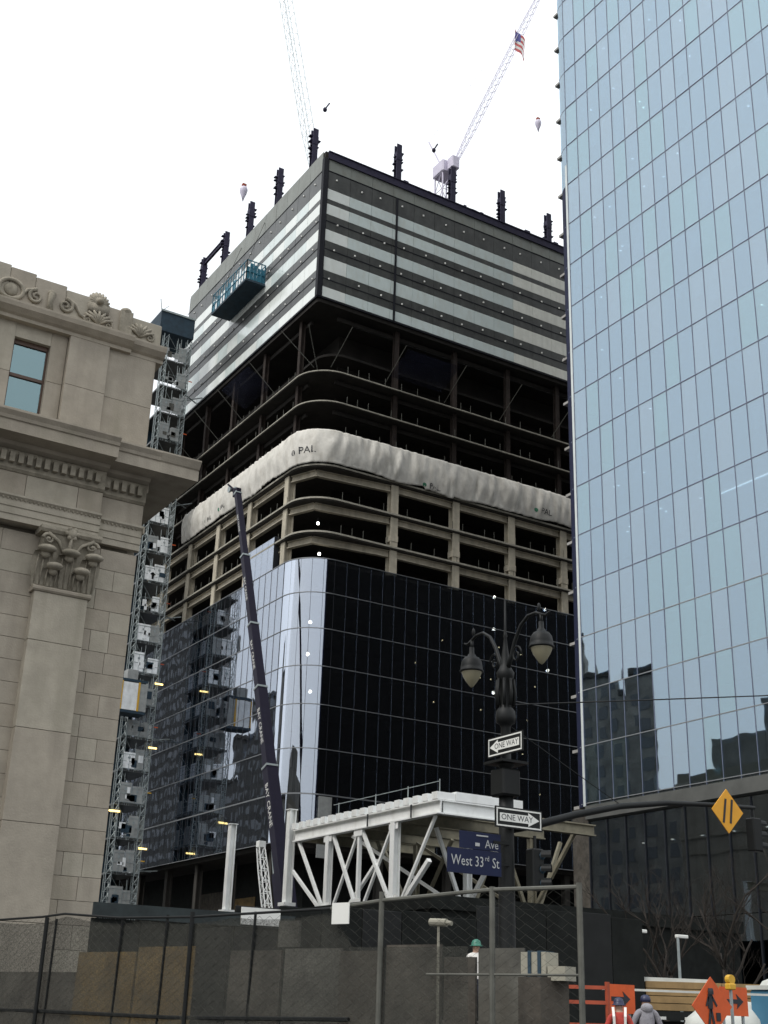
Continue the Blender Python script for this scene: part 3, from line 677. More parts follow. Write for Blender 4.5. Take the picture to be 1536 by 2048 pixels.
tarp = tp.build('tarpaulin', 'tarp', None, True); tag(tarp, 'crumpled white tarpaulin band wrapped round the unfinished tower above the bare frame', 'tarpaulin')
sm_ = tarp.modifiers.new('thick', 'SOLIDIFY'); sm_.thickness = .02
for s0, zc, sz in ((8.5, 58.2, .8), (12.5, 58.5, .8), (S_L+2.6, 58.9, 1.15), (S_L+S_A+12.3, 57.75, .95), (S_L+S_A+28.4, 58.5, 1.0)):
    me = textmesh('PAL', sz)
    for v in me.vertices:
        p, n, _, _ = tarp_pt(s0+v.co.x, zc+v.co.y); v.co = p+n*.05
    me.materials.append(MT['ink']); ob = bpy.data.objects.new('printed_lettering', me); C.objects.link(ob); attach(ob, tarp)
    q = MB(); k = []
    for a in range(8): 
        p, n, _, _ = tarp_pt(s0-sz*1.5+.28*sz*math.cos(a*.785), zc+.28*sz*math.sin(a*.785)); k.append(p+n*.05)
    q.add(k, [tuple(range(8))]); q.build('printed_mark', 'green' if sz < 1.1 else 'ink', tarp)

# blue work platform on the left face of the block
pf = thing('suspended_platform', 'teal caged work platform with dark underside hung on the tower’s striped upper block', 'platform', (54.8, 124.3, 86.2))
MB().box(53.5, 124.2, 86.2, X0-.15, 134.6, 86.5).build('deck', 'tealdark', pf)
m = MB()
for x in (53.55, X0-.25):
    for i in range(14): m.bar((x, 124.25+i*.79, 86.5), (x, 124.25+i*.79, 89.2), .09)
    for z in (87.6, 89.2): m.bar((x, 124.2, z), (x, 134.6, z), .1)
for y in (124.25, 134.55):
    for i in range(6): m.bar((53.55+i*.5, y, 86.5), (53.55+i*.5, y, 89.2), .09)
    for z in (87.6, 89.2): m.bar((53.5, y, z), (X0-.2, y, z), .1)
m.build('cage_frame', 'teal', pf)
for i in range(13): MB().box(53.58, 124.35+i*.79, 86.55, 53.62, 124.95+i*.79, random.uniform(87.6, 88.9)).build('side_sheet', random.choice(['teal', 'teal', 'gatew']), pf)
for i in range(5): MB().box(53.6+i*.5, 124.32, 86.55, 54.0+i*.5, 124.36, random.uniform(88, 89)).build('end_sheet', 'teal', pf)
for y in (126, 133): MB().tube([(54, y, 89.2), (X0+.3, y, 98)], .03, 5).build('hanger_cable', 'black', pf)

# ================================================================== RIGHT GLASS TOWER
TX = 60.0; TYF = 72.4; TYN = 42.0; TZB = 16.0; TR = 2.2; TXE = 128
gt = thing('glass_tower', 'sleek blue glass office tower with rounded corner at right edge', 'building', (TX, TYF, 0))
TZ = []
z = 16.2
for k in range(30): TZ.append(z); z += 4.13 if k < 40 else 4
TP = 1.485
MB().box(TX+6.2, TYN, 0, TXE, TYF-3.2, 121).build('core', 'concrete', gt)
MB().box(TX+TR, TYF-.35, 0, TXE, TYF, 138).build('unseen_north_wall', 'unseenwall', gt)  # unseen side, blacked so the podium's right glass mirrors dark
MB().box(TX+6.3, TYN-.3, 121.1, TXE, TYF-.4, 137.5).build('plant_storey', 'corner', gt)
for z in TZ:
    MB().box(TX+.35, TYN, z-.22, TX+6.15, TYF-.4, z).build('floor_slab', 'concrete', gt)
visp = 0; far = MB(); lamps = []
gm = [pane_mesh(TP-.045, 4.13-.06, 'tower_pane', k) for k in ('glassT', 'glassT', 'glassT2', 'glassT3')]
for k, z in enumerate(TZ[:-1]):
    y = TYF-TR-TP/2; c = 0
    while y > TYN:
        if k < 18 and y > 46.5 and visp < 296:
            inst('glass_pane', random.choice(gm), (TX, y, (z+TZ[k+1])/2), gt, (jit(.0019), 0, math.pi/2+jit(.0019))); visp += 1
        else: far.box(TX-.012, y-TP/2+.022, z+.03, TX+.012, y+TP/2-.022, TZ[k+1]-.03)
        y -= TP; c += 1
    # rounded corner pane
    q = MB(); vs = []; n = 7
    for j in range(n):
        a = (math.pi if z < 66 else math.pi/2)-(math.radians(9) if z < 66 else -math.pi/2)*j/(n-1)
        for r in (TR, TR-.03):
            for zz in (z+.03, TZ[k+1]-.03): vs.append((TX+TR+r*math.cos(a), TYF-TR+r*math.sin(a), zz))
    fs = []
    for j in range(n-1): o = j*4; fs += [(o, o+4, o+5, o+1), (o+2, o+3, o+7, o+6)]
    q.add(vs, fs); q.build('curved_pane', 'glassT', gt, True)
stuff(far.build('far_panes', 'glassT', gt))
q = MB(); vs = []
for j in range(15):
    a = math.pi-math.radians(9)-math.radians(81)*j/14
    for zz in (TZB, 69.9): vs.append((TX+TR+TR*math.cos(a), TYF-TR+TR*math.sin(a), zz))
q.add(vs, [(j*2, j*2+2, j*2+3, j*2+1) for j in range(14)]); q.build('corner_dark_reflection', 'navyrefl', gt, True)  # curved strip, dark reflection painted into its colour
for k, z in enumerate(TZ):
    m = MB(); m.box(TX-.05, TYN, z-.03, TX+.05, TYF-TR, z+.03)
    for j in range(6):
        a = math.pi/2+math.pi/2*j/6; a2 = math.pi/2+math.pi/2*(j+1)/6
        m.bar((TX+TR+(TR-.02)*math.cos(a), TYF-TR+(TR-.02)*math.sin(a), z), (TX+TR+(TR-.02)*math.cos(a2), TYF-TR+(TR-.02)*math.sin(a2), z), .06, .06)
    m.build('horizontal_mullion', 'mullion_blue' if z > 30 else 'mullion', gt)
y = TYF-TR
while y > TYN:
    MB().box(TX-.04, y-.023, TZB, TX+.06, y+.023, TZ[-1]).build('vertical_mullion', 'mullion_blue', gt); y -= TP
MB().box(TX-.05, TYF-TR+.02, TZB, TX+.05, TYF-TR+.26, 72).build('corner_fin', 'cladpale', gt)
# ceiling lights behind the glass
def ceil(y0, y1, x, k, m='whitelamp'): MB().box(x, y0, TZ[k]-.30, x+.12, y1, TZ[k]-.24).build('ceiling_light', m, gt)
ceil(53.0, 57.4, TX+2.2, 5)
for i in range(40):
    k = random.randint(5, 17); y = random.uniform(48, 69); ceil(y, y+.14, TX+random.uniform(.6, 2), k)
for y, k in [(TYF-TR-TP*(random.randint(1, 15)+.5), random.randint(4, 17)) for _ in range(34)]: MB().box(TX+.25, y-.66, TZ[k]+random.choice([.05, 1.2, 2.2, 2.6]), TX+.32, y+.66, TZ[k]+3.75).build('window_blind', 'sheetpale', gt)
# fascia band and lobby below
m = MB(); m.xprism([(TYN, 0), (TYN, 1), (TYN-.1, 1), (TYN-.1, 0)], TX, TX+.1)
m = MB(); m.yprism([(TX-.12, 15.05), (TX-.12, 16.0), (TX+.3, 16.05), (TX+.3, 14.9)], TYN, TYF-TR); m.build('fascia_band', 'fascia', gt)
y = TYF-2.3
while y > TYN:
    MB().box(TX+.15, y-1.86, 8.03, TX+.19, y-.03, 14.88).build('lobby_pane', 'glassL', gt); MB().box(TX+.15, y-1.86, 0, TX+.19, y-.03, 7.97).build('lobby_pane', 'glassL', gt)
    MB().box(TX+.05, y-.04, 0, TX+.35, y+.01, 14.9).build('lobby_mullion', 'mullion_dark', gt); y -= 1.9
for i in range(4): 
    MB().lathe((TX+3.6, 68-i*7.2, 0), [(.62, 0), (.62, 15.9)], 16).build('lobby_column', 'greyply', gt)
MB().box(TX+5.5, TYN, 0, TX+6.1, TYF-.4, 15.9).build('lobby_back_wall', 'blackply', gt)
MB().box(TX+.2, TYF-2.2, 0, TX+2.0, TYF-.36, 15.9).build('corner_pier', 'greyply', gt)
for i in range(7):
    MB().box(TX+2.2, 50+i*2.8, 13.3, TX+2.35, 50.16+i*2.8, 13.36).build('lobby_light', 'whitelamp', gt)

# ================================================================== CONSTRUCTION HOIST
HX0, HX1, HY0, HY1 = 49.6, 53.3, 140.0, 146.0
ho = thing('construction_hoist', 'tall lattice construction hoist tower with stacked landing decks between limestone building and tower', 'hoist', (HX1, HY0, 0))
LV = 3.85; nl = 22
q = MB()
s = .62
for dx in (0, s):
    for dy in (0, s): q.tube([(dx, dy, 0), (dx, dy, LV)], .05, 5)
for k in range(4):
    za, zb = k*LV/4, (k+1)*LV/4
    q.tube([(0, 0, za), (s, 0, zb)], .028, 4); q.tube([(s, s, za), (0, s, zb)], .028, 4); q.tube([(0, s, za), (0, 0, zb)], .028, 4); q.tube([(s, 0, za), (s, s, zb)], .028, 4)
    q.tube([(0, 0, za), (s, 0, za)], .028, 4); q.tube([(0, 0, za), (0, s, za)], .028, 4)
mast = q.mesh('mast_section', 'galv')
gate_w = {}
for key in ('gatew', 'gateg'):
    q = MB(); q.box(-1.0, -.03, 0, 1.0, .03, 2.25); q.cur = 1
    for zz in (0, .98, 1.95): q.box(-1.02, -.06, zz, 1.02, -.031, zz+.06)
    for xx in (-1.02, -.03, .96): q.box(xx, -.06, .061, xx+.06, -.031, 1.95)
    q.box(-.25, -.05, 1.4, .2, -.032, 1.65)
    gate_w[key] = q.mesh('landing_gate', [key, 'galv'])
deckm = MB().box(0, 0, 0, 1, 1, .22).mesh('deck', 'bandgrey')
def cage(bm, x0, x1, y, z):
    for k in range(4): bm.tube([(x0, y, z+.25+k*.55), (x1, y, z+.25+k*.55)], .025, 4)
for k in range(nl):
    z = k*LV+.05
    x0 = HX0
    inst('mast_section', mast, (HX1-.62, HY0, z), ho); inst('mast_section', mast, (49.4, HY0-.02, z), ho)
    
    inst('deck', deckm, (x0, HY0+.1, z), ho, scl=(HX1-x0, HY1-HY0, 1))
    g_ = 'gateg' if z > 64 or z < 25 else 'gatew'
    if random.random() < .85: inst('landing_gate', gate_w[g_ if random.random() < .8 else 'gateg'], (50.7+jit(.1), HY0-.05, z+.3), ho, None, (random.uniform(.6, .8), 1, random.uniform(.75, 1.1)))
    inst('landing_gate', gate_w['gateg' if z > 64 or z < 25 else random.choice(['gatew', 'gatew', 'gateg'])], (52.1+jit(.15), HY0-.05, z+.3), ho, None, (random.uniform(.45, .7), 1, random.uniform(.7, 1.1)))
    for yy in (HY0+1.4, HY0+4.4): inst('landing_gate', gate_w['gateg' if z > 64 or z < 20 or random.random() < .25 else 'gatew'], (HX1+.06, yy+jit(.1), z+.3), ho, (0, 0, math.pi/2), (random.uniform(.5, .9), 1, random.uniform(.6, 1)))
    m = MB()
    cage(m, x0, HX1, HY0, z); 
    for yy in (HY0+.1, HY0+1.7, HY0+3.3, HY1): m.tube([(HX1, yy, z), (HX1, yy, z+LV)], .045, 5)
    for kk in range(3): m.tube([(HX1, HY0, z+.4+kk*.6), (HX1, HY1, z+.4+kk*.6)], .025, 4)
    m.tube([(HX1, HY0, z), (HX1, HY1, z+LV)], .03, 4); m.tube([(HX1-.7, HY0, z), (HX1-3.4, HY0, z+LV)], .022, 4)
    for kk in range(9):
        xx = random.uniform(x0+.2, HX1-.3); m.tube([(xx, HY0+.05, z), (xx, HY0+.05, z+random.uniform(1, LV))], .03, 4)
    m.build('guard_rails', 'galv', ho)
    for kk in range(5): MB().box(*(lambda a, d, e: (a, HY0-.12, z+.3+e, a+d, HY0-.06, z+.3+e+random.uniform(.3, 1.1)))(random.uniform(x0+.3, HX1-1.2), random.uniform(.25, .8), random.uniform(0, .9))).build('site_sheet', random.choice(['gatew', 'gatew', 'gatew', 'gateg', 'tealdark']) if z < 68 else random.choice(['gateg', 'paleply', 'gateg']), ho)
    if k % 2 == 0: MB().box(HX1+.04, HY0-.1, z+1.6, HX1+.5, HY0-.04, z+1.72).build('edge_marker', random.choice(['orange', 'redor', 'yellow']), ho)
for k in (4, 7, 9): MB().box(HX1-.4, HY0-.15, k*LV+3.0, HX1+.6, HY0-.05, k*LV+3.18).build('tube_light', 'amber', ho)
MB().box(48.9, HY0-.2, 5*LV+3.0, 50.2, HY0-.1, 5*LV+3.2).build('tube_light', 'amber', ho)
MB().box(48.6, HY0-.15, 85.0, HX1+.1, HY1, 88.0).build('roof_cabin', 'tealdark', ho)
m = MB(); m.box(48.5, HY0-.3, 87.85, HX1+.15, HY0-.16, 88.1); m.tube([(48.6, HY0, 88), (48.2, HY0-.4, 89.4)], .05, 5); m.tube([(48.7, HY0, 88), (49.6, HY0, 89)], .04, 5); m.build('roof_rail', 'galv', ho)
MB().box(HX0+.5, HY1+.1, 0, HX1-.5, HY1+.3, 75).build('back_sheeting', 'tealdark', ho)
for k in range(0, nl, 4):
    m = MB(); m.bar((HX1, HY0+2, k*LV+1), (X0-.1, HY0+4, k*LV+1), .12); m.bar((HX1, HY1, k*LV+1), (X0-.1, HY0+2, k*LV+1), .12); m.build('wall_tie', 'galv', ho)
hc = thing('hoist_car', 'yellow-framed hoist car stopped partway up the lattice tower', 'hoist car', (49, 138.4, 33.2))
MB().box(47.9, 137.4, 33.2, 51.1, 139.6, 33.5).build('floor', 'tealdark', hc); MB().box(47.9, 137.4, 36.9, 51.1, 139.6, 37.2).build('roof', 'tealdark', hc)
for x in (48.0, 50.1, 51.0):
    for y in (137.45, 139.5): MB().bar((x, y, 33.5), (x, y, 36.9), .2).build('frame_post', 'yellow' if x < 50.5 and y < 138 else 'gateg', hc)
MB().box(48.1, 137.4, 33.55, 49.95, 137.46, 36.8).build('gate', 'gatew', hc); MB().box(50.2, 137.4, 33.55, 50.9, 137.46, 36.8).build('side_panel', 'gateg', hc)
q = MB(); q.box(48.6, 137.7, 37.2, 49.9, 139, 38.4); q.build('motor_box', 'gateg', hc)

# ================================================================== MOBILE CRANE
mc = thing('mobile_crane', 'navy telescopic mobile crane with lettered boom leaning across the podium glass', 'crane', (49.5, 97.6, 0))
BA = Vector((50.0, 97.9, 12.6)); BB = Vector((50.0, 113.5, 52.8)); bd = (BB-BA); L = bd.length; bd.normalize()
cuts = [0, .235, .43, .60, .80, 1.0]; wid = [.95, .84, .74, .64, .52]
side = Vector((-1, 0, 0)); updir = bd.cross(side).normalized()
for i in range(5):
    a = BA+bd*L*cuts[i]; c = BA+bd*L*cuts[i+1]; sct = MB().bar(a, c, wid[i], wid[i]*1.15, up=side).build('boom_section', 'navy', mc)
    MB().bar(c-bd*.18, c+bd*.02, wid[i]+.10, wid[i]*1.15+.10, up=side).build('boom_collar', 'galv', sct)
    mid = BA+bd*L*(cuts[i]+(cuts[i+1]-cuts[i])*(.5 if i else .62))
    face = mid+Vector((-1, 0, 0))*(wid[i]*1.15/2+.02)
    view = Vector((0, -1, 0)); f2 = mid-updir*0
    # lettering on the face turned to the street
    nrm = Vector((-1, 0, 0)); xd = -bd; yd = nrm.cross(xd)
    fs = .9*wid[i]/1.1; pc = mid+nrm*(wid[i]*1.15/2+.03)
    lettering('boom_lettering', 'BAY', fs, 'signw', pc-xd*fs*1.75, xd, yd, sct); lettering('boom_lettering', 'CRANE', fs, 'signw', pc+xd*fs*1.15, xd, yd, sct)
q = MB(); q.box(49.75, 113.2, 52.5, 50.25, 114.2, 53.3); q.bar((50, 113.5, 53.2), (50, 115.2, 53.7), .3); q.bar((50, 113.4, 52.8), (49.2, 114.4, 53.9), .2)
q.build('boom_head', 'navy', mc)
for dx in (-.3, .3): q = MB(); q.tube([(50+dx-.08, 115, 53.7), (50+dx+.08, 115, 53.7)], .4, 12); q.build('sheave', 'galv', mc)
q = MB(); q.tube([(50, 96.8, 4.5), (50, 101.5, 14.6+6.0)], [.28, .2], 10); q.build('luffing_cylinder', 'galv', mc)
q = MB(); q.bar((50, 97.9, 12.6), (50, 94.5, 3.2), 1.3, 1.5); q.build('boom_foot', 'navy', mc)
q = MB(); q.bbox(48.4, 92, 2.2, 51.6, 98.5, 4.4, .1); q.build('slewing_body', 'navy', mc)
q = MB(); q.bbox(48.4, 90, 2.2, 51.6, 91.9, 4.0, .1); q.build('counterweight', 'galv', mc)
q = MB(); q.bbox(46.9, 96, 2.2, 48.3, 98.6, 4.3, .15); q.build('operator_cab', 'glassW', mc)
q = MB(); q.bbox(48.5, 86, 1.0, 51.5, 103, 2.1, .1); q.build('carrier_chassis', 'navy', mc)
q = MB(); q.bbox(48.5, 103.1, .8, 51.5, 105.6, 3.0, .2); q.build('driver_cab', 'navy', mc)
for y in (87.5, 89.2, 95, 96.7, 101.2, 103.8):
    for x in (48.4, 51.6): q = MB(); q.tube([(x-.2, y, .62), (x+.2, y, .62)], .62, 16); q.build('wheel', 'rubber', mc)
lj = thing('lattice_jib', 'short pale lattice jib propped beside the crane boom foot', 'crane jib', (47.5, 95.5, 6))
def lattice(p0, p1, w, r, m, parent, name, n=8, taper=.3):
    p0 = Vector(p0); p1 = Vector(p1); d = (p1-p0).normalized(); a = d.cross(Vector((0, 1, .2))).normalized(); bq = d.cross(a)
    q = MB(); Lq = (p1-p0).length; rows = []
    for i in range(n+1):
        t = i/n; ww = w/2*(1 if t < .75 else 1-(1-taper)*(t-.75)*4); ww *= (.4+.6*min(1, t*5)); c = p0+d*Lq*t
        rows.append([c+a*ww+bq*ww, c-a*ww+bq*ww, c-a*ww-bq*ww, c+a*ww-bq*ww])
    for k in range(4): q.tube([r_[k] for r_ in rows], r, 5)
    for i in range(n):
        for k in range(4): q.tube([rows[i][k], rows[i+1][(k+1) % 4]], r*.55, 4); q.tube([rows[i+1][k], rows[i+1][(k+1) % 4]], r*.5, 4)
    return q.build(name, m, parent)
lattice((47.9, 95.2, 7.0), (47.2, 96.6, 14.3), .62, .055, 'white', lj, 'lattice_frame', 8, .8)
MB().box(46.9, 96.3, 14.3, 47.5, 96.9, 14.8).build('jib_head', 'white', lj)

# ================================================================== WHITE STEEL FRAME
wf = thing('white_steel_frame', 'white steel pavilion frame with v-braces and joisted roof edge before the tower', 'steel frame', (36, 57.6, 6.9))
ZB, ZT = 7.0, 11.15
def wcol(x, y, za, zb, s=.42, par=wf):
    s *= .85; o = MB().ibeam((x, y, za), (x, y, zb), s, s, .05, up=(1, 0, 0)).build('column', 'white' if x < 41.5 else 'shadesteel', par)
    MB().box(x-s*.85, y-s*.85, za-.05, x+s*.85, y+s*.85, za+.22).build('base_plate', 'white', o); return o
def wbr(p, q, s=.22): MB().bar(p, q, s*.85, s*.85).build('brace', 'white' if p[0] < 41.5 and q[0] < 41.5 else 'shadesteel', wf)
CY = [64.74, 61.3, 57.6]
wcol(36, 64.74, ZB, ZT); wcol(36, 57.6, ZB, ZT, .5); MB().bar((36, 61.3, ZB), (36, 61.3, ZT), .2).build('post', 'white', wf)
for y0_, y1_ in ((68.5, 65.2), (64.3, 61.5), (61.1, 57.95)): wbr((36, y0_, ZT), (36, y1_, ZB+.1), .2)
for y0_, y1_ in ((61.6, 64.3), (58.0, 60.9), (53.95, 57.1)): wbr((36.12, y0_, ZT), (36.12, y1_, ZB+.1), .17)
wbr((36.2, 69.6, 9.6), (36.2, 65.8, ZB+.1), .2); wbr((36.3, 59.8, 9.4), (36.3, 62.9, ZB+.1), .2); wbr((36.2, 54.6, 9.0), (36.2, 57.0, ZB+.1), .26)
for x in (40.7, 45.1): wcol(x, 57.6, ZB, ZT, .42)
for x in (40.7, 45.1):
    wbr((x-.35, 57.6, ZB+.1), (x-2.1, 57.6, ZT), .22); wbr((x+.35, 57.6, ZB+.1), (x+2.1, 57.6, ZT), .22)
    wbr((x-.2, 57.3, ZB+.15), (x, 53.8, ZT), .22); wbr((x-.3, 57.9, ZB+.1), (x-3.6, 64, ZT), .2)
for x in (42,):
    wcol(x, 64.74, ZB, ZT, .36); wbr((x, 64.4, ZB), (x, 61, ZT), .2); wbr((x, 65.1, ZB), (x, 68.4, ZT), .2); wbr((x-.4, 64.74, ZB), (x-2.8, 64.74, ZT), .2)
for y in (64.74, 61.3, 57.6): MB().box(35.86, y-.5, ZB-.02, 35.885, y+.5, ZB+.45).build('gusset_plate', 'white', wf); MB().box(35.86, y-.45, ZT-.35, 35.885, y+.45, ZT+.02).build('gusset_plate', 'white', wf)
# roof: edge beams, joists, deck
MB().ibeam((36, 53.3, 11.52), (36, 69.0, 11.52), .4, .72, .07).build('edge_beam', 'white', wf)
MB().ibeam((36.25, 53.5, 11.52), (41.2, 53.5, 11.52), .4, .72, .07).build('edge_beam', 'white', wf); MB().ibeam((41.3, 53.5, 11.3), (46.2, 53.5, 11.3), .4, .6, .07).build('edge_beam', 'shadesteel', wf)
for y in (57.6, 61.3, 64.74, 68.8): MB().ibeam((36.25, y, 11.5), (46, y, 11.5), .3, .6, .06).build('cross_beam', 'shadesteel', wf)
for i in range(18): MB().box(35.78, 53.35+i*.9, 11.9, 36.9, 53.85+i*.9, 12.27).build('joist_end', 'white', wf)
MB().box(36.92, 53.3, 11.9, 41.2, 53.75, 12.35).build('roof_fascia', 'white', wf)
MB().box(36.95, 53.8, 12.05, 41.2, 69.2, 12.25).build('roof_deck', 'galv', wf)
for y in (60.1, 55.7): MB().box(35.76, y, 11.2, 35.79, y+.12, 11.86).build('splice_plate', 'ink', wf)
q = MB(); 
for y in (53.6, 56.6, 59.9, 64.0): q.tube([(36.1, y, 12.2), (36.1, y, 12.95)], .03, 5)
q.tube([(36.1, 53.6, 12.85), (36.1, 64.6, 12.9)], .022, 5); q.build('handrail', 'galv', wf)
for y, nm in ((69.66, 'white lone steel column standing beside the lettered boom, left of the braced frame'), (78.15, 'white lone steel column farthest left, nearest the hoist')):
    t = thing('steel_column', nm, 'column', (36, y, ZB+.6), 'lone white columns')
    o = MB().ibeam((36, y, ZB+.6), (36, y, 13.15), .44, .44, .07, up=(1, 0, 0)).build('shaft', 'white', t)
    MB().box(35.6, y-.4, ZB+.5, 36.4, y+.4, ZB+.7).build('base_plate', 'white', t); MB().box(35.72, y-.28, 13.15, 36.28, y+.28, 13.2).build('cap_plate', 'white', t)
dk = thing('site_platform', 'black steel-clad platform carrying the white steel frame', 'platform', (36, 66, 0))
MB().box(33.6, 50.5, 6.3, 54, 82, 6.93).build('deck', 'blackply', dk)
for x in (34.2, 40.7, 47, 53):
    for y in (51.2, 58, 65, 72, 81): MB().bar((x, y, 0), (x, y, 6.3), .5).build('support_post', 'black', dk)
MB().box(33.8, 50.7, .1, 53.8, 50.8, 6.3).build('skirt_sheet', 'blackply', dk); MB().box(33.8, 50.85, .1, 33.9, 81.8, 6.3).build('skirt_sheet', 'blackply', dk)

# ================================================================== TOWER CRANES AND LOADS
def tcrane(nm, label, base, zt, foot, tip, w_, m1, cab):
    t = thing('tower_crane', label, 'crane', (base[0], base[1], 97.9), 'luffing tower cranes')
    lattice((base[0], base[1], 97.9), (base[0], base[1], zt), 2.0, .12, m1, t, 'mast', 5, 1)
    lattice(foot, tip, w_, .055, m1, t, 'jib', 26, .5)
    MB().bbox(base[0]-1.3, base[1]-1.4, zt-1, base[0]+1.3, base[1]+1.4, zt+1.2, .2).build('machinery_deck', m1, t)
    MB().bbox(base[0]-.6, base[1]-2.9, zt-.9, base[0]+.7, base[1]-1.45, zt+1.2, .15).build('operator_cab', m1, t)
    q = MB(); f = Vector(foot); tp_ = Vector(tip); a = Vector((base[0]+(f.x-tp_.x)*.05, base[1]+3, zt+7)); q.tube([a, tp_], .03, 4); q.tube([(base[0], base[1], zt), a], .12, 6); q.build('pendant_line', m1, t)
    return t
c1 = tcrane('a', 'pale luffing tower crane rising above the tower’s sharp corner', (63.6, 126), 103.5, (63.2, 125, 104), (53.0, 125, 148), 1.3, 'crane', 1)
c2 = tcrane('b', 'mauve-grey luffing tower crane leaning right beside the glass tower', (84.3, 126), 116.6, (85.0, 125, 117), (103.6, 125, 163), .9, 'cranem', 1)
def flag(name, label, x, y, z, wv, h):
    t = thing(name, label, 'flag', (x, y, z))
    for i in range(7):
        q = MB(); vs = []
        for j in range(9):
            s = j/8
            for zz in (0, 1): vs.append((x+wv*s, y+.25*math.sin(s*6+i*.3), z-h*s*.35-h/7*(i+zz)))
        q.add(vs, [(j*2, j*2+1, j*2+3, j*2+2) for j in range(8)]); q.build('stripe', 'flagr' if i % 2 == 0 else 'signw', t, True)
    q = MB(); vs = []
    for j in range(5):
        s = j/8
        for zz in (0, 1): vs.append((x+wv*s, y-.05+.25*math.sin(s*6+.5), z-h*s*.35-h*.5*zz))
    q.add(vs, [(j*2, j*2+1, j*2+3, j*2+2) for j in range(4)]); q.build('canton', 'flagb', t, True); return t
flag('flag', 'striped flag hanging from the right tower crane jib', 96.4, 124.4, 148.6, 1.9, 4.2)
def hook(label, x, y, z, top, kind):
    t = thing('crane_hook', label, 'crane hook', (x, y, z), 'hooks hanging from the tower cranes')
    if kind == 'tear':
        MB().lathe((x, y, z), [(.04, -1.3), (.2, -.7), (.42, -.1), (.5, .35), (.4, .7), (.12, .85)], 12).build('hook_ball', 'cranem', t, True)
        MB().box(x-.25, y-.2, z+.87, x+.25, y+.2, z+1.2).build('swivel', 'redor', t)
    else:
        MB().ball((x, y, z), .28, .28, .36).build('hook_block', 'steel', t, True); MB().bar((x+.2, y, z+.5), (x+.6, y, z+1.3), .18).build('shackle', 'steel', t)
    MB().tube([(x, y, z+.9), top], .012, 4).build('cable', 'cranem', t)
hook('teardrop hook ball hanging in the sky left of the tower', 49.59, 118, 93.9, (54.0, 125, 146), 'tear')
hook('teardrop hook ball hanging close to the glass tower', 95.5, 118, 124.9, (102, 125, 160), 'tear')
hook('small dark hook block between the two tower cranes', 77.1, 118, 112.2, (86, 125, 121), 'block')
hook('small dark hook block just right of the left crane jib', 60.0, 118, 111.2, (58, 125, 128), 'block')

# ================================================================== SITE HOARDING (far) AND FENCE (near)
hd = thing('site_hoarding', 'long black plywood hoarding behind the fence under the white steel frame', 'hoarding', (18, 29, 0))
x = 10.0; i = 0
while x < 26.2:
    zt = 3.5 if x < 12.4 else (3.95 if x < 15 else (4.15 if x < 20 else 4.5)); zt += jit(.03)
    MB().bbox(x+.01, 29+jit(.01), 0, x+1.19, 29.06, zt, .008).build('hoarding_board', 'blackply' if x < 12.6 or i % 3 else 'black', hd); x += 1.2; i += 1
q = MB(); q.box(10, 28.9, 3.5, 15.2, 28.98, 3.82); q.build('dull_sheeting', 'greenblack', hd)
MB().box(25.0, 29.2, 0, 26.1, 31.5, 4.45).build('black_cabinet', 'black', hd)
q = MB(); q.box(13.7, 28.84, 3.55, 14.75, 28.89, 3.95); tag(q.build('notice_board', 'signw'), 'wide white notice board on the black hoarding below the lone columns', 'sign')

FA, FB = Vector((8.37, 9.94, 0)), Vector((5.28, 19.29, 0)); FD = (FB-FA).normalized(); FN = Vector((FD.y, -FD.x, 0))  # FN: away from camera
if FN.x < 0: FN = -FN
fn = thing('chain_link_fence', 'tall chain-link fence hung with dark screening along the bottom of the view', 'fence', tuple(FA))
FL = 15.0
def fp(s, z, o=0): p = FA+FD*s+FN*o; return Vector((p.x, p.y, z))
for s in (0, 1.05, 2.55, 5.66, 8.7, 11.8, 14.9): MB().tube([fp(s, 0), fp(s, 2.88 if s < 3 else 2.74)], .03, 8).build('fence_post', 'oldgalv' if s < 4 else 'black', fn)
rl = [(0, 2.84), (1.05, 2.85), (2.5, 2.79), (3.3, 2.72), (5.66, 2.68), (7.1, 2.70), (8.3, 2.78), (8.82, 2.75), (11.8, 2.7), (FL, 2.7)]
MB().tube([fp(s, z) for s, z in rl[:4]], .022, 7).build('top_rail', 'oldgalv', fn); MB().tube([fp(s, z) for s, z in rl[3:]], .016, 7).build('top_rail', 'black', fn)
MB().tube([fp(0, 2.02), fp(1.9, 2.02)], .014, 6).build('mid_rail', 'oldgalv', fn)
q = MB(); cell = .085; n = int(FL/cell); hz = 2.7
def rz(s):
    for (a, za), (c, zc) in zip(rl, rl[1:]):
        if a <= s <= c: return za+(zc-za)*(s-a)/(c-a)
    return 2.7
for i in range(n):
    s = i*cell; zt = rz(s)-.02; pts = []; k = 0; z = .08
    while z < zt: pts.append(fp(s+(cell*.5 if (k+i) % 2 else -cell*.5), z, .003*(1 if k % 2 else -1))); z += cell*.62; k += 1
    q.tube(pts, .0021, 3, False)
stuff(q.build('chain_link_mesh', 'darkwire', fn))
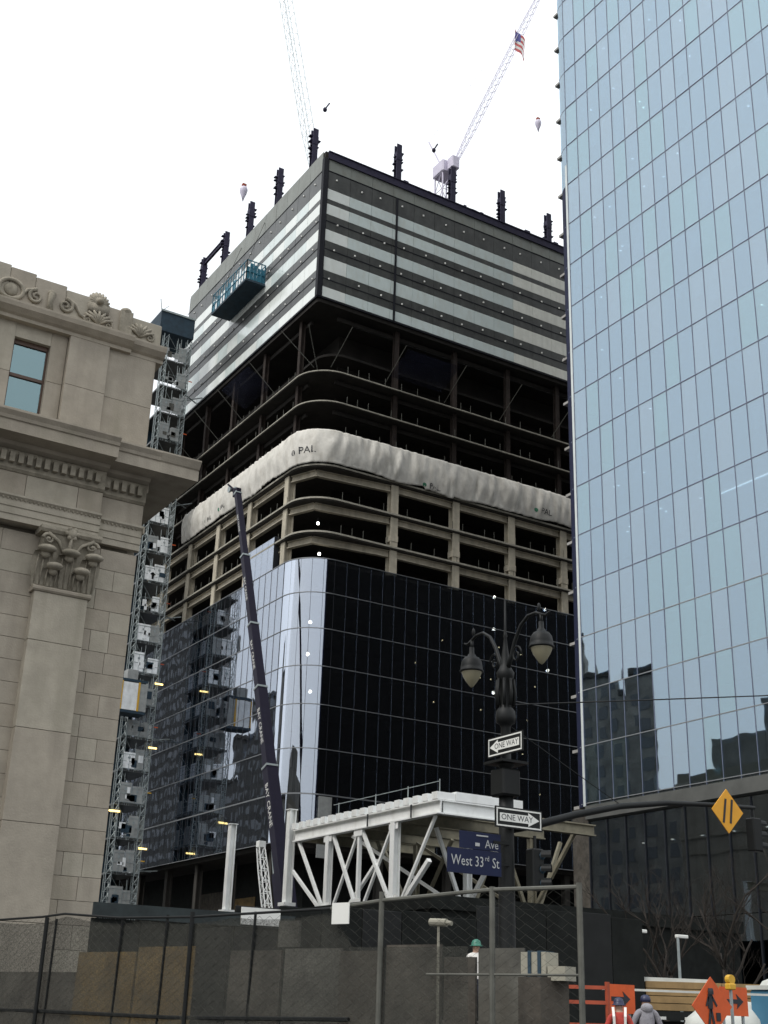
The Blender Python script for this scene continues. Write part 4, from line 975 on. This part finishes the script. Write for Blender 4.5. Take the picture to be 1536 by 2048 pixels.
# dark screening fabric, sagging between ties
q = MB(); vs = []; n = 120; rws = 14
def scr_top(s): 
    if s < 3.2: return 2.0 if s > 1.9 else 1.2
    return rz(s)-.03-.05*abs(math.sin(s*1.9))
for i in range(n+1):
    s = 1.4+(FL-1.4)*i/n
    for j in range(rws+1):
        t = j/rws; zt = 2.3 if s < 3.0 else (2.3+(scr_top(3.3)-2.3)*(s-3.0)/.3 if s < 3.3 else scr_top(s))
        vs.append(fp(s, .05+(zt-.05)*t, .05+.05*noise.noise((s*1.7, t*1.2, 0))+.02*noise.noise((s*6, t*3, 2))))
q.add(vs, [(i*(rws+1)+j, (i+1)*(rws+1)+j, (i+1)*(rws+1)+j+1, i*(rws+1)+j+1) for i in range(n) for j in range(rws)])
q.build('screen_fabric', 'screen', fn, True)
for s in (7.1, 8.55, 6.2, 4.6): 
    q = MB(); q.tube([fp(s+jit(.02), .1, .02), fp(s+.03, 1.4, .06), fp(s-.05, 2.72, .02)], .018, 5); q.build('fabric_seam', 'black', fn)
MB().tube([fp(3, 1.55, .03), fp(6, 1.5, .05), fp(9, 1.52, .04), fp(12, 1.5, .04)], .025, 5).build('bottom_rail', 'black', fn)
# panels leaning behind the fence
GA = FA+FN*2.0
def gp(s, o=0): p = GA+FD*s+FN*o; return p
pl = thing('panel_row', 'row of mismatched plywood and grey sheets standing just behind the fence', 'panels', tuple(GA+FD*6))
def sheet(s0, s1, z0, z1, m, o=0, th=.04, name='sheet', lean=0):
    a, c = gp(s0, o), gp(s1, o); q = MB(); nv = FN*th; vs = []
    for z, ln in ((z0, 0), (z1, lean)):
        for p in (a, c): vs += [(p.x+FN.x*ln, p.y+FN.y*ln, z), (p.x+nv.x+FN.x*ln, p.y+nv.y+FN.y*ln, z)]
    q.add(vs, [(0, 1, 3, 2), (4, 6, 7, 5), (0, 2, 6, 4), (1, 5, 7, 3), (0, 4, 5, 1), (2, 3, 7, 6)]); return q.build(name, m, pl)
sheet(9.2, 10.62, 0, 2.40, 'brownply', lean=.06); sheet(7.86, 9.17, 0, 2.47, 'brownply', .02, lean=.06); sheet(7.14, 7.82, 0, 2.72, 'black', .03); sheet(6.08, 7.1, 0, 2.40, 'greyply', .01, lean=.05)
sheet(4.98, 6.02, 0, 2.42, 'paleply', .02, lean=.05); sheet(4.2, 4.94, 0, 2.38, 'greyply', 0); sheet(3.28, 4.16, 0, 2.45, 'greyply', .03); sheet(2.76, 3.24, 0, 2.30, 'greyply', .05); sheet(2.06, 2.72, 0, 2.40, 'paleply', .06); sheet(1.45, 2.02, 0, 1.9, 'paleply', .02)
sheet(10.66, 12.9, 0, 2.1, 'greyply', .1); sheet(12.95, 15, 0, 2.2, 'blackply', .1)
sheet(5.9, 6.3, 2.45, 2.8, 'paleply', .2, name='offcut')
for s0, s1, z0, z1, m, lab in ((1.62, 1.79, 2.02, 2.36, 'wrap', 'a'), (1.80, 1.98, 1.98, 2.37, 'wrap', 'b'), (1.32, 1.60, 1.98, 2.2, 'wrap', 'c')): pass
bn = thing('wrapped_bundle', 'kraft-wrapped bundle with dark straps resting against the fence’s right bay', 'bundle', tuple(gp(1.45, -.5)))
def gbar(q, s0, s1, z, w_, h_, o=-.5): a, c = gp(s0, o), gp(s1, o); return q.bar((a.x, a.y, z), (c.x, c.y, z), w_, h_)
gbar(MB(), 1.63, 1.30, 2.19, .26, .25).build('wrapped_pack', 'wrap', bn)
for s_ in (1.38, 1.51): gbar(MB(), s_+.02, s_-.02, 2.19, .29, .275).build('strap', 'tealdark', bn)
gbar(MB(), 1.29, 1.06, 2.09, .22, .15).build('loose_end', 'wrap', bn)
pb = gp(1.42, -.5); MB().box(pb.x-.2, pb.y-.2, 0, pb.x+.2, pb.y+.2, 2.05).build('support_crate', 'greyply', bn)
q = MB(); p = fp(3.12, 0, -.05); a = p-FD*.14; c = p+FD*.12
q.bar((a.x, a.y, 2.66), (c.x, c.y, 2.66), .012, .23); nb = q.build('notice_board', 'signw'); tag(nb, 'small white notice tied near the top of the fence', 'sign')
q = MB(); a, c = fp(2.09, 2.57, .3), fp(1.87, 2.56, .3); q.tube([a, c], .042, 10); q.tube([c, fp(1.80, 2.55, .3)], .025, 8); q.tube([(a+c)/2, Vector(((a.x+c.x)/2, (a.y+c.y)/2, 0))], .014, 6); tag(q.build('security_camera', 'wrap'), 'beige cylindrical camera behind the fence below the street sign', 'camera')

# worker beyond the fence stands on a container
ct = thing('site_container', 'low grey site container behind the fence, mostly hidden', 'container', (18.3, 24.6, 0))
q = MB(); q.bbox(16.6, 23.5, 0, 20.4, 25.6, 1.55, .03); q.build('container_body', 'greyply', ct)
q = MB()
for i in range(18): q.box(16.7+i*.2, 23.45, .15, 16.8+i*.2, 23.498, 1.45)
q.build('corrugation', 'greyply', ct)

# ================================================================== PEOPLE
def person(label, loc, rotz, h, mats, armsout=.0, hat=None, extra=None, hood=False, bend=0):
    """mats: head, top, legs"""
    k = h/1.78
    J = {'pel': (0,0,.95), 'wst': (0,.0,1.1), 'chs': (0,.0,1.32), 'nkb': (0,0,1.47), 'nk': (0,.01,1.54), 'hd': (0,.03,1.63), 'top': (0,.02,1.74),
         'shl': (-.18,0,1.43), 'ell': (-.25-armsout,.02,1.14), 'wrl': (-.22-armsout,.16,.92), 'hal': (-.22-armsout,.2,.84),
         'shr': (.18,0,1.43), 'elr': (.25+armsout,.02,1.14), 'wrr': (.22+armsout,.16,.92), 'har': (.22+armsout,.2,.84),
         'hpl': (-.1,0,.88), 'knl': (-.11,.03,.5), 'anl': (-.12,0,.1), 'tol': (-.13,.17,.05), 'hpr': (.1,0,.88), 'knr': (.11,.05,.5), 'anr': (.12,.04,.1), 'tor': (.13,.21,.05)}
    Rr = {'pel': .15, 'wst': .145, 'chs': .175, 'nkb': .09, 'nk': .062, 'hd': .098, 'top': .075, 'shl': .085, 'ell': .06, 'wrl': .045, 'hal': .04, 'hpl': .11, 'knl': .075, 'anl': .055, 'tol': .045}
    for a in list(Rr):
        if a.endswith('l') and a[:-1]+'r' in J: Rr[a[:-1]+'r'] = Rr[a]
    E = [('pel','wst'),('wst','chs'),('chs','nkb'),('nkb','nk'),('nk','hd'),('hd','top'),('nkb','shl'),('shl','ell'),('ell','wrl'),('wrl','hal'),('nkb','shr'),('shr','elr'),('elr','wrr'),('wrr','har'),('pel','hpl'),('hpl','knl'),('knl','anl'),('anl','tol'),('pel','hpr'),('hpr','knr'),('knr','anr'),('anr','tor')]
    bm = bmesh.new(); lay = bm.verts.layers.skin.verify(); vm_ = {}
    for nme, p in J.items():
        y = p[1]+(bend*max(0, p[2]-.95)); v = bm.verts.new((p[0]*k, y*k, p[2]*k)); v[lay].radius = (Rr[nme]*k*(1.12 if mats[1] == 'grey_cloth' and nme in ('shl','shr','ell','elr','chs','wst') else 1), Rr[nme]*k*.9); v[lay].use_root = nme == 'pel'; vm_[nme] = v
    for a, c in E: bm.edges.new((vm_[a], vm_[c]))
    me = bpy.data.meshes.new('skel'); bm.to_mesh(me); bm.free()
    o = bpy.data.objects.new('skel', me); C.objects.link(o); o.modifiers.new('s', 'SKIN'); ss = o.modifiers.new('u', 'SUBSURF'); ss.levels = 2; ss.render_levels = 2
    dg = bpy.context.evaluated_depsgraph_get(); body = bpy.data.meshes.new_from_object(o.evaluated_get(dg)); bpy.data.objects.remove(o)
    body.materials.clear()
    for mm in (mats[0], mats[1], mats[2]): body.materials.append(MT[mm])
    for pl_ in body.polygons:
        c = pl_.center/k; pl_.use_smooth = True
        pl_.material_index = 0 if (c.z > 1.52 or (c.z < .93 and abs(c.x) > .19 and c.z > .75)) else (1 if c.z > .92 or abs(c.x) > .23 else 2)
    ob = bpy.data.objects.new('person', body); C.objects.link(ob); ob.location = loc; ob.rotation_euler = (0, 0, rotz); tag(ob, label, 'person')
    def part(q, name, m):
        pp = q.build(name, m, None, True); pp.parent = ob; return pp
    yb = bend*.7*k
    if hat == 'helmet':
        part(MB().lathe((0, .03*k+yb, 1.66*k), [(.155*k, 0), (.15*k, .015), (.118*k, .02), (.115*k, .07), (.085*k, .125), (.03*k, .15)], 16), 'hard_hat', extra)
    if hat == 'cap':
        q = MB().lathe((0, .03*k+yb, 1.66*k), [(.108*k, -.02), (.112*k, .03), (.09*k, .095), (.03*k, .12)], 14); q.bar((0, .1*k+yb, 1.68*k), (0, .22*k+yb, 1.67*k), .15*k, .012); part(q, 'cap', extra)
    if hood:
        q = MB(); q.ball((0, -.07*k+yb, 1.52*k), .13*k, .10*k, .10*k, 12, 8); part(q, 'hood', mats[1])
    q = MB(); q.ball((0, .125*k+yb, 1.62*k), .018, .03, .025); part(q, 'nose', mats[0])
    return ob
p1 = person('person in red-orange jacket with reflective straps and dark hard hat', (17.95, 20.2, .42), R_(-40), 1.62, ('skin', 'red_cloth', 'dark_cloth'), .06, 'helmet', 'hatblue')
for sx in (-.1, .1): 
    q = MB(); q.bar((sx, -.175, 1.0), (sx*1.1, -.19, 1.30), .05, .01, (0, 1, 0)); q.bar((sx*1.1, -.19, 1.30), (sx*1.2, -.07, 1.475), .05, .012, (0, 1, 0)); o = q.build('reflective_strap', 'signw', None); o.parent = p1
q = MB(); q.bar((-.17, -.175, 1.08), (.17, -.175, 1.08), .012, .05); o = q.build('reflective_belt', 'signw', None); o.parent = p1
p2 = person('person in grey hooded sweatshirt and dark cap with back to the camera', (19.0, 20.56, .42), R_(-30), 1.74, ('skin', 'grey_cloth', 'dark_cloth'), .07, 'cap', 'hatblue', True)
p3 = person('person in white shirt and green hard hat on the container beyond the fence', (17.42, 24.3, 1.55), R_(140), 1.68, ('skin', 'white_cloth', 'dark_cloth'), .03, 'helmet', 'hatgreen')
MB().box(17, 19.2, .004, 19.8, 21.4, .418).build('raised_pavement', 'concrete')['kind'] = 'structure'

# ================================================================== LAMP POST WITH SIGNS
LP = Vector((12.04, 16.0, 0))
lp = thing('street_lamp', 'ornate black twin-armed street lamp carrying one-way and street-name signs', 'street lamp', tuple(LP))
q = MB().lathe(LP, [(.32, .13), (.32, .4), (.24, .55), (.22, 1.1), (.16, 1.25), (.15, 2.4), (.135, 2.5), (.12, 4.2), (.115, 5.0)], 16); q.build('pole', 'black', lp, True)
q = MB().lathe(LP, [(0.090, 5.0), (0.090, 5.3), (0.139, 5.34), (0.139, 5.4), (0.082, 5.45), (0.078, 5.95), (0.098, 6.0), (0.152, 6.03), (0.164, 6.12), (0.152, 6.22), (0.107, 6.28), (0.098, 6.32), (0.094, 6.66), (0.107, 6.72), (0.139, 6.78), (0.148, 6.86), (0.107, 6.92), (0.074, 7.0), (0.061, 7.15), (0.041, 7.3), (0.025, 7.45), (0.037, 7.48), (0.025, 7.52), (0.018, 7.6), (0.016, 8.1)], 18); q.build('upper_shaft', 'black', lp, True)
for k in range(8):
    a = k*math.pi/4; q = MB(); q.tube([LP+Vector((.13*math.cos(a), .13*math.sin(a), 6.3)), LP+Vector((.155*math.cos(a), .155*math.sin(a), 6.5)), LP+Vector((.13*math.cos(a), .13*math.sin(a), 6.74))], .028, 5); q.build('shaft_fluting', 'black', lp, True)
MB().box(11.78, 15.75, 5.36, 12.3, 16.25, 5.40).build('collar_plate', 'black', lp)
MB().bbox(11.85, 15.82, 4.85, 12.2, 16.18, 5.28, .03).build('junction_box', 'black', lp)
for sg in (1, -1):
    def P(y, z): return LP+Vector((0, sg*y, z))
    q = MB(); q.tube([P(.06, 6.9), P(.16, 7.1), P(.26, 7.33), P(.42, 7.56), P(.62, 7.68), P(.82, 7.68), P(.96, 7.62)], [.042, .036, .032, .03, .028, .026, .024], 8)
    q.tube([P(.96, 7.62), P(1.08, 7.58), P(1.17, 7.62)], [.025, .02, .012], 6); q.ball(P(.9, 7.76), .03, .03, .07, 8, 5); q.tube([P(.95, 7.62), P(.95, 7.48)], .028, 7)
    arm = q.build('arm', 'black', lp, True)
    sp = []
    for i in range(22): a = i/21*2.6*math.pi; r = .16*(1-i/26); sp.append(P(.30+r*math.cos(a)*.8, 7.0+r*math.sin(a)+.1))
    MB().tube(sp, .016, 5).build('scroll', 'black', arm, True)
    c = P(.95, 0); c.z = 7.1
    q = MB().lathe(c, [(.04, .40), (.045, .29), (.065, .27), (.08, .235), (.13, .21), (.172, .15), (.186, .06), (.19, .0), (.203, -.005), (.203, -.03), (.185, -.035)][::-1], 20); q.build('luminaire_dome', 'black', lp, True)
    q = MB().lathe(c, [(.012, -.30), (.04, -.275), (.095, -.205), (.142, -.125), (.17, -.05), (.176, -.036)], 20); q.build('lamp_bowl', 'lampbowl', lp, True)
def arrow_sign(name, label, c, along, nrm, flip):
    """one-way board: centre c, reading direction along, facing nrm"""
    c = Vector(c); a = Vector(along); n = Vector(nrm); up = Vector((0, 0, 1)); t = thing(name, label, 'sign', tuple(c-up*.16))
    def quad(nm, pts, m, d, th=.008):
        q = MB(); vs = [c+a*x+up*z+n*d for x, z in pts]+[c+a*x+up*z+n*(d-th) for x, z in pts]; k = len(pts)
        q.add(vs, [tuple(range(k)), tuple(reversed(range(k, 2*k)))]+[(i, (i+1) % k, k+(i+1) % k, k+i) for i in range(k)]); return q.build(nm, m, t)
    W, Hh = .455, .16
    quad('board', [(-W, -Hh), (W, -Hh), (W, Hh), (-W, Hh)], 'black', .02, .02)
    e = .022
    for nm, p in (('border', [(-W+e, Hh-e*2), (W-e, Hh-e*2), (W-e, Hh-e), (-W+e, Hh-e)]), ('border', [(-W+e, -Hh+e), (W-e, -Hh+e), (W-e, -Hh+e*2), (-W+e, -Hh+e*2)]), ('border', [(-W+e, -Hh+2.1*e), (-W+2*e, -Hh+2.1*e), (-W+2*e, Hh-2.1*e), (-W+e, Hh-2.1*e)]), ('border', [(W-2*e, -Hh+2.1*e), (W-e, -Hh+2.1*e), (W-e, Hh-2.1*e), (W-2*e, Hh-2.1*e)])): quad(nm, p, 'signw', .024, .003)
    s = flip
    quad('arrow', [(s*-.37, -.062), (s*.18, -.062), (s*.18, -.105), (s*.395, 0), (s*.18, .105), (s*.18, .062), (s*-.37, .062)], 'signw', .025, .003)
    lettering('lettering', 'ONE WAY', .125, 'ink', c+a*(s*-.04)+n*.027, a, up, t, 1.05)
    return t
arrow_sign('one_way_sign', 'upper one-way sign on the lamp post, arrow pointing left', (11.86, 15.76, 5.62), (0, -1, 0), (-1, 0, 0), -1)
arrow_sign('one_way_sign', 'lower one-way sign on the lamp post, arrow pointing right', (12.12, 15.80, 4.50), (1, 0, 0), (0, -1, 0), 1)
ss_ = thing('street_name_sign', 'blue street-name sign reading West 33rd St low on the lamp post', 'sign', (11.4, 15.82, 3.6))
MB().box(10.83, 15.84, 3.61, 11.82, 15.86, 3.97).build('board', 'signblue', ss_)
lettering('lettering', 'West 33', .215, 'signtext', (11.19, 15.835, 3.79), (1, 0, 0), (0, 0, 1), ss_, .8)
lettering('lettering', 'rd', .11, 'signtext', (11.55, 15.835, 3.85), (1, 0, 0), (0, 0, 1), ss_, .8)
lettering('lettering', 'St', .215, 'signtext', (11.71, 15.835, 3.79), (1, 0, 0), (0, 0, 1), ss_, .8)
av = thing('street_name_sign', 'blue avenue name sign just above the West 33rd St board', 'sign', (11.5, 15.9, 4.0))
MB().box(11.08, 15.885, 3.985, 11.84, 15.905, 4.24).build('board', 'signblue', av)
lettering('lettering', 'Ave', .18, 'signtext', (11.67, 15.88, 4.07), (1, 0, 0), (0, 0, 1), av, .9)
q = MB(); q.box(11.38, 15.876, 4.18, 11.6, 15.88, 4.2); q.box(11.36, 15.876, 4.03, 11.44, 15.88, 4.08); q.build('shaded_print', 'signtext', av)
for z in (3.8, 4.12): MB().box(11.7, 15.87, z-.02, 12.0, 15.9, z+.02).build('sign_bracket', 'black', lp)
# mast arm
ma = thing('signal_mast_arm', 'dark curved mast arm reaching right from the lamp post', 'mast arm', (12.1, 16, 4.3))
MB().tube([(12.1, 16, 4.36), (12.7, 16, 4.5), (13.43, 16, 4.72), (14.41, 16, 4.96), (15.43, 16, 5.12), (16.4, 16, 5.2), (17.0, 16, 5.24), (17.6, 16, 5.27)], [.07, .065, .06, .052, .046, .042, .04, .036], 9).build('arm_tube', 'black', ma, True)
MB().tube([(12.1, 16, 6.0), (14.41, 16, 4.99)], .008, 4).build('guy_wire', 'black', ma)
ds = thing('diamond_sign', 'amber diamond warning sign with two slanted black strokes on the mast arm', 'sign', (16.86, 15.93, 4.76))
q = MB(); r = .385; q.add([(16.86-r, 15.94, 5.13), (16.86, 15.94, 5.13-r), (16.86+r, 15.94, 5.13), (16.86, 15.94, 5.13+r), (16.86-r, 15.955, 5.13), (16.86, 15.955, 5.13-r), (16.86+r, 15.955, 5.13), (16.86, 15.955, 5.13+r)], [(0, 1, 2, 3), (7, 6, 5, 4), (0, 4, 5, 1), (1, 5, 6, 2), (2, 6, 7, 3), (3, 7, 4, 0)]); q.build('board', 'signy', ds)
for x0, x1 in ((-.12, -.035), (.05, .12)): q = MB(); q.bar((16.86+x0, 15.935, 4.92), (16.86+x1, 15.935, 5.34), .045, .006, (0, 1, 0)); q.build('stroke', 'ink', ds)
def signal(name, label, c, hz, face):
    c = Vector(c); t = thing(name, label, 'traffic light', tuple(c)); n = Vector(face)
    MB().bbox(c.x-.11, c.y-.1, c.z, c.x+.11, c.y+.1, c.z+hz, .02).build('housing', 'black', t)
    for k in range(3):
        z = c.z+hz*(k+.5)/3; q = MB(); s = Vector((n.y, -n.x, 0)); pts = [] 
        for j in range(9):
            a = -.35+j/8*(math.pi+.7); pts.append(c*0+Vector((c.x, c.y, z))+s*math.cos(a)*.085+Vector((0, 0, 1))*math.sin(a)*.085+n*.1)
        vs = [p for p in pts]+[p+n*.16 for p in pts]; q.add(vs, [(j, j+1, j+10, j+9) for j in range(8)]); q.build('visor', 'black', t)
        MB().ball((c.x+n.x*.1, c.y+n.y*.1, z), .07, .07, .07, 8, 6).build('lens', 'tealdark', t)
    MB().tube([(c.x, c.y, c.z+hz), (c.x, c.y, c.z+hz+.2)], .025, 6).build('hanger', 'black', t); return t
signal('traffic_light', 'dark traffic light hanging from the end of the mast arm', (17.55, 16, 4.5), .58, (1, 0, 0))
signal('traffic_light', 'dark traffic light fixed low on the lamp post right of the street sign', (12.42, 15.78, 3.45), .62, (.7, -.7, 0))
ow = MB(); ow.tube([(x_, 16.0, 6.37+(x_-12.3)*.19-.12*math.sin(math.pi*(x_-12.3)/30)) for x_ in (12.1, 15, 18, 22, 30, 42)], .012, 5); tag(ow.build('overhead_wire', 'black'), 'thin overhead cable running right from the lamp post past the glass tower', 'cable')

# ================================================================== RIGHT STREET CLUTTER
def arrow_board(label, c):
    c = Vector(c); t = thing('arrow_board', label, 'sign', (c.x, c.y, 0), 'orange arrow boards')
    MB().box(c.x-.42, c.y-.012, c.z-.30, c.x+.42, c.y+.012, c.z+.30).build('board', 'orange', t)
    q = MB(); y = c.y-.02; P_ = [(-.27, -.045), (.1, -.045), (.06, -.16), (.28, 0), (.06, .16), (.1, .045), (-.27, .045)]
    q.add([(c.x+a, y, c.z+d) for a, d in P_]+[(c.x+a, y+.006, c.z+d) for a, d in P_], [tuple(range(7)), tuple(reversed(range(7, 14)))]+[(i, (i+1) % 7, 7+(i+1) % 7, 7+i) for i in range(7)]); q.build('arrow', 'ink', t)
    for x in (-.3, .3): MB().bar((c.x+x, c.y+.05, 0), (c.x+x, c.y+.05, c.z+.28), .05).build('post', 'galv', t)
arrow_board('orange arrow board left of the grey-hooded person', (19.95, 22.4, 2.10)); arrow_board('orange arrow board right of the orange diamond sign', (22.35, 21.35, 2.13))
od = thing('roadwork_sign', 'large orange diamond sign with a worker figure at bottom right', 'sign', (19.95, 19.65, 0))
c = Vector((19.95, 19.65, 1.98)); r = .56
q = MB(); q.add([(c.x-r, c.y, c.z), (c.x, c.y, c.z-r), (c.x+r, c.y, c.z), (c.x, c.y, c.z+r), (c.x-r, c.y+.015, c.z), (c.x, c.y+.015, c.z-r), (c.x+r, c.y+.015, c.z), (c.x, c.y+.015, c.z+r)], [(0, 1, 2, 3), (7, 6, 5, 4), (0, 4, 5, 1), (1, 5, 6, 2), (2, 6, 7, 3), (3, 7, 4, 0)]); q.build('board', 'orange', od)
q = MB(); y = c.y-.012
def bl(x0, z0, x1, z1, w_): q.bar((c.x+x0, y, c.z+z0), (c.x+x1, y, c.z+z1), w_, .006, (0, 1, 0))
q.lathe((c.x-.04, y, c.z+.28), [(.06, -.06), (.065, 0), (.05, .06)], 10); bl(-.05, .22, -.06, -.05, .13); bl(-.06, -.05, -.12, -.36, .06); bl(-.05, -.05, .02, -.36, .06); bl(.0, .18, .12, .0, .045); bl(-.1, .18, -.17, .0, .045); q.build('worker_figure', 'ink', od)
q = MB(); q.bar((c.x+.15, y, c.z-.12), (c.x+.15, y, c.z-.28), .12, .006, (0, 1, 0)); q.build('barrel_figure', 'ink', od)
MB().bar((c.x, c.y+.05, 0), (c.x, c.y+.05, c.z+.3), .06).build('post', 'galv', od)
# red-orange barrier frame
bf = thing('barrier_frame', 'red-orange painted barrier frame with a white post beside the fence end', 'barrier', (18.4, 22.4, 0))
for x, y in ((17.6, 22.9), (19.15, 21.9), (18.3, 22.4)): MB().bar((x, y, 0), (x, y, 2.42), .075).build('post', 'redor', bf)
for z in (1.55, 2.0, 2.3): MB().bar((17.6, 22.9, z), (19.15, 21.9, z), .04, .075).build('rail', 'redor', bf)
MB().bar((17.2, 22.9, 0), (17.2, 22.9, 2.6), .07).build('white_post', 'signw', bf)
# lumber truck
lt = thing('lumber_trailer', 'flatbed trailer loaded with brown lumber under a pale cover, behind the arrow boards', 'trailer', (27, 29, 0))
TA, TB = Vector((25.4, 30.9, 0)), Vector((31.0, 27.3, 0)); td = (TB-TA).normalized(); tl = (TB-TA).length
for k in range(4):
    for j in range(3): MB().bar(TA+td*(j*tl/3+.02)+Vector((0, 0, 2.08+k*.2)), TA+td*((j+1)*tl/3-.02)+Vector((0, 0, 2.08+k*.2)), 1.5, .18).build('timber_pack', 'lumber', lt)
MB().bar(TA+td*.4+Vector((0, 0, 2.84)), TA+td*tl*.62+Vector((0, 0, 2.80)), 1.4, .12).build('pale_cover', 'sheetpale', lt)
MB().bar(TA+Vector((0, 0, 1.85)), TB+Vector((0, 0, 1.85)), 1.7, .22).build('flatbed', 'black', lt)
MB().bar(TA+Vector((0, 0, 1.5)), TB+Vector((0, 0, 1.5)), .5, .4).build('chassis', 'black', lt)
nrm = Vector((td.y, -td.x, 0))
for s in (.6, 1.7, 5.2): 
    for sd_ in (-.75, .75): p = TA+td*s+nrm*sd_+Vector((0, 0, .55)); q = MB(); q.tube([p-nrm*.15, p+nrm*.15], .5, 14); q.build('wheel', 'rubber', lt)
for i in range(9): p = TA+td*(.5+i*.72)-nrm*.0+nrm*.9+Vector((0, 0, 1.78)); MB().box(p.x-.1, p.y-.03, p.z-.04, p.x+.1, p.y+.03, p.z+.04).build('side_marker', 'signw', lt)
# portable toilet and flasher
pt = thing('portable_toilet', 'blue portable toilet cut by the right edge of the view', 'toilet', (26.70, 23.4, 0))
MB().bbox(25.90, 23.0, 0, 27.10, 24.2, 2.5, .05).build('cabin', 'bluebox', pt); q = MB(); q.prism([(25.85, 22.95), (27.15, 22.95), (27.15, 24.25), (25.85, 24.25)], 2.5, 2.6); q.ball((26.50, 23.6, 2.6), .6, .6, .22, 12, 6); q.build('roof', 'sheetpale', pt)
MB().box(26.05, 22.97, .1, 26.95, 22.995, 2.2).build('door', 'bluebox', pt)
fl = thing('barricade_light', 'small amber barricade lamp on a post above the right arrow board', 'lamp', (21.7, 20.8, 0))
MB().bar((21.7, 20.8, 0), (21.7, 20.8, 2.35), .05).build('post', 'galv', fl); q = MB(); q.bbox(21.6, 20.72, 2.35, 21.8, 20.88, 2.48, .02); q.tube([(21.7, 20.74, 2.56), (21.7, 20.86, 2.56)], .1, 12); q.build('lamp_head', 'yellow', fl)
MB().bar((21.0, 24.2, 2.35), (27, 21.4, 2.33), .03, .05).build('barrier_rope', 'sheetpale', bf)
cv = thing('covered_stack', 'low stack under pale sheeting right of the orange diamond sign', 'stack', (26, 25, 0))
q = MB(); q.ball((26.2, 24.9, 1.5), 1.7, 1.1, .75, 14, 8); q.build('sheeting', 'sheetpale', cv, True); MB().box(24.8, 24.2, 0, 27.6, 25.6, 1.6).build('pallets', 'lumber', cv)
for nm, x, y, zt in (('slim grey street light before the lobby, nearer the fence', 30.4, 33.2, 4.5), ('slim grey street light before the lobby, farther from the fence', 31.4, 32.3, 4.35)):
    t = thing('slim_street_light', nm, 'street light', (x, y, 0)); MB().tube([(x, y, 0), (x, y, zt)], [.06, .045], 8).build('pole', 'galv', t); MB().bbox(x-.05, y-.05, zt-.05, x+.45, y+.1, zt+.06, .02).build('lamp_head', 'signw', t)

# bare street trees
def tree(label, base, h, seed):
    rnd = random.Random(seed); t = thing('bare_tree', label, 'tree', base, 'bare street trees'); tr = MB(); tw_ = MB()
    def grow(p, d, L_, r, lev):
        n = 4; pts = [p]; rs = [r]
        for i in range(n):
            d = (d+Vector((rnd.gauss(0, .13), rnd.gauss(0, .13), rnd.gauss(.04, .08)))).normalized(); p = p+d*L_/n; pts.append(p); rs.append(r*(1-.5*(i+1)/n))
        (tr if lev < 2 else tw_).tube(pts, rs, 6 if lev < 2 else 4)
        if lev < 5:
            for k in range(3 if lev else 5):
                q = pts[rnd.randint(1 if lev else 2, n)]; a = rnd.uniform(0, 6.28); dd = (d*.8+Vector((math.cos(a), math.sin(a), rnd.uniform(.1, .7)))*.7).normalized(); grow(q, dd, L_*rnd.uniform(.55, .78), r*.5, lev+1)
    grow(Vector(base), Vector((0, 0, 1)), h*.42, h*.016, 0)
    tr.build('trunk', 'bark', t, True); tw_.build('crown', 'bark', t)
tree('bare street tree before the lobby, left of the orange diamond sign', (35.5, 37.2, 0), 8.5, 3); tree('bare street tree before the lobby, above the orange diamond sign', (39.5, 37.6, 0), 9.5, 8); tree('bare street tree before the lobby, nearest the right edge', (41.5, 35.2, 0), 8.5, 21)

# ================================================================== BUILDINGS ACROSS THE STREET (seen mirrored in the glass)
def block(label, parts, skew, wm='brick'):
    x0, y0, x1, y1, zt = parts[0]
    t = thing('city_block', label, 'building', ((x0+x1)/2, y0, 0), 'buildings mirrored in the glass')
    for (x0, y0, x1, y1, zt) in parts:
        dx = (x1-x0)*skew; fp_ = [(x1, y0), (x1, y1), (x0, y1+dx), (x0, y0+dx)]
        MB().prism(fp_, 0, zt).build('wall', wm, t); MB().prism([(x+(.3 if x == x1 else -.3), y) for x, y in fp_], zt+.003, zt+1).build('roof', 'slab', t)
        n = max(1, int((y1-y0)/3.4)); q = MB()
        for k in range(int(zt/3.6)):
            for i in range(n): yy = y0+(i+.25)*(y1-y0)/n; q.box(x1+.005, yy, 1+k*3.6, x1+.06, yy+(y1-y0)/n*.5, 3+k*3.6)
        stuff(q.build('windows', 'windowdark', t))
block('stepped dark brick block mirrored at the lower left of the glass tower', [(-60, 151, -25, 157.2, 57.2), (-60, 157.2, -25.01, 160.7, 53.6), (-60, 160.7, -25, 167.8, 58.5), (-60, 167.8, -25.01, 178, 65.5), (-60, 108, -25.02, 151, 34)], 1.06)
block('tall dark block mirrored in the podium glass behind the hoist', [(-70, 316, -25, 382, 128)], 2.05, 'brickdark')
block('lower dark block mirrored in the podium glass beside the boom', [(-70, 276, -25, 289, 76), (-70, 240, -25, 276, 60), (-66, 289, -25.01, 300, 67), (-66, 300, -25, 316, 57)], 2.05, 'brickdark')
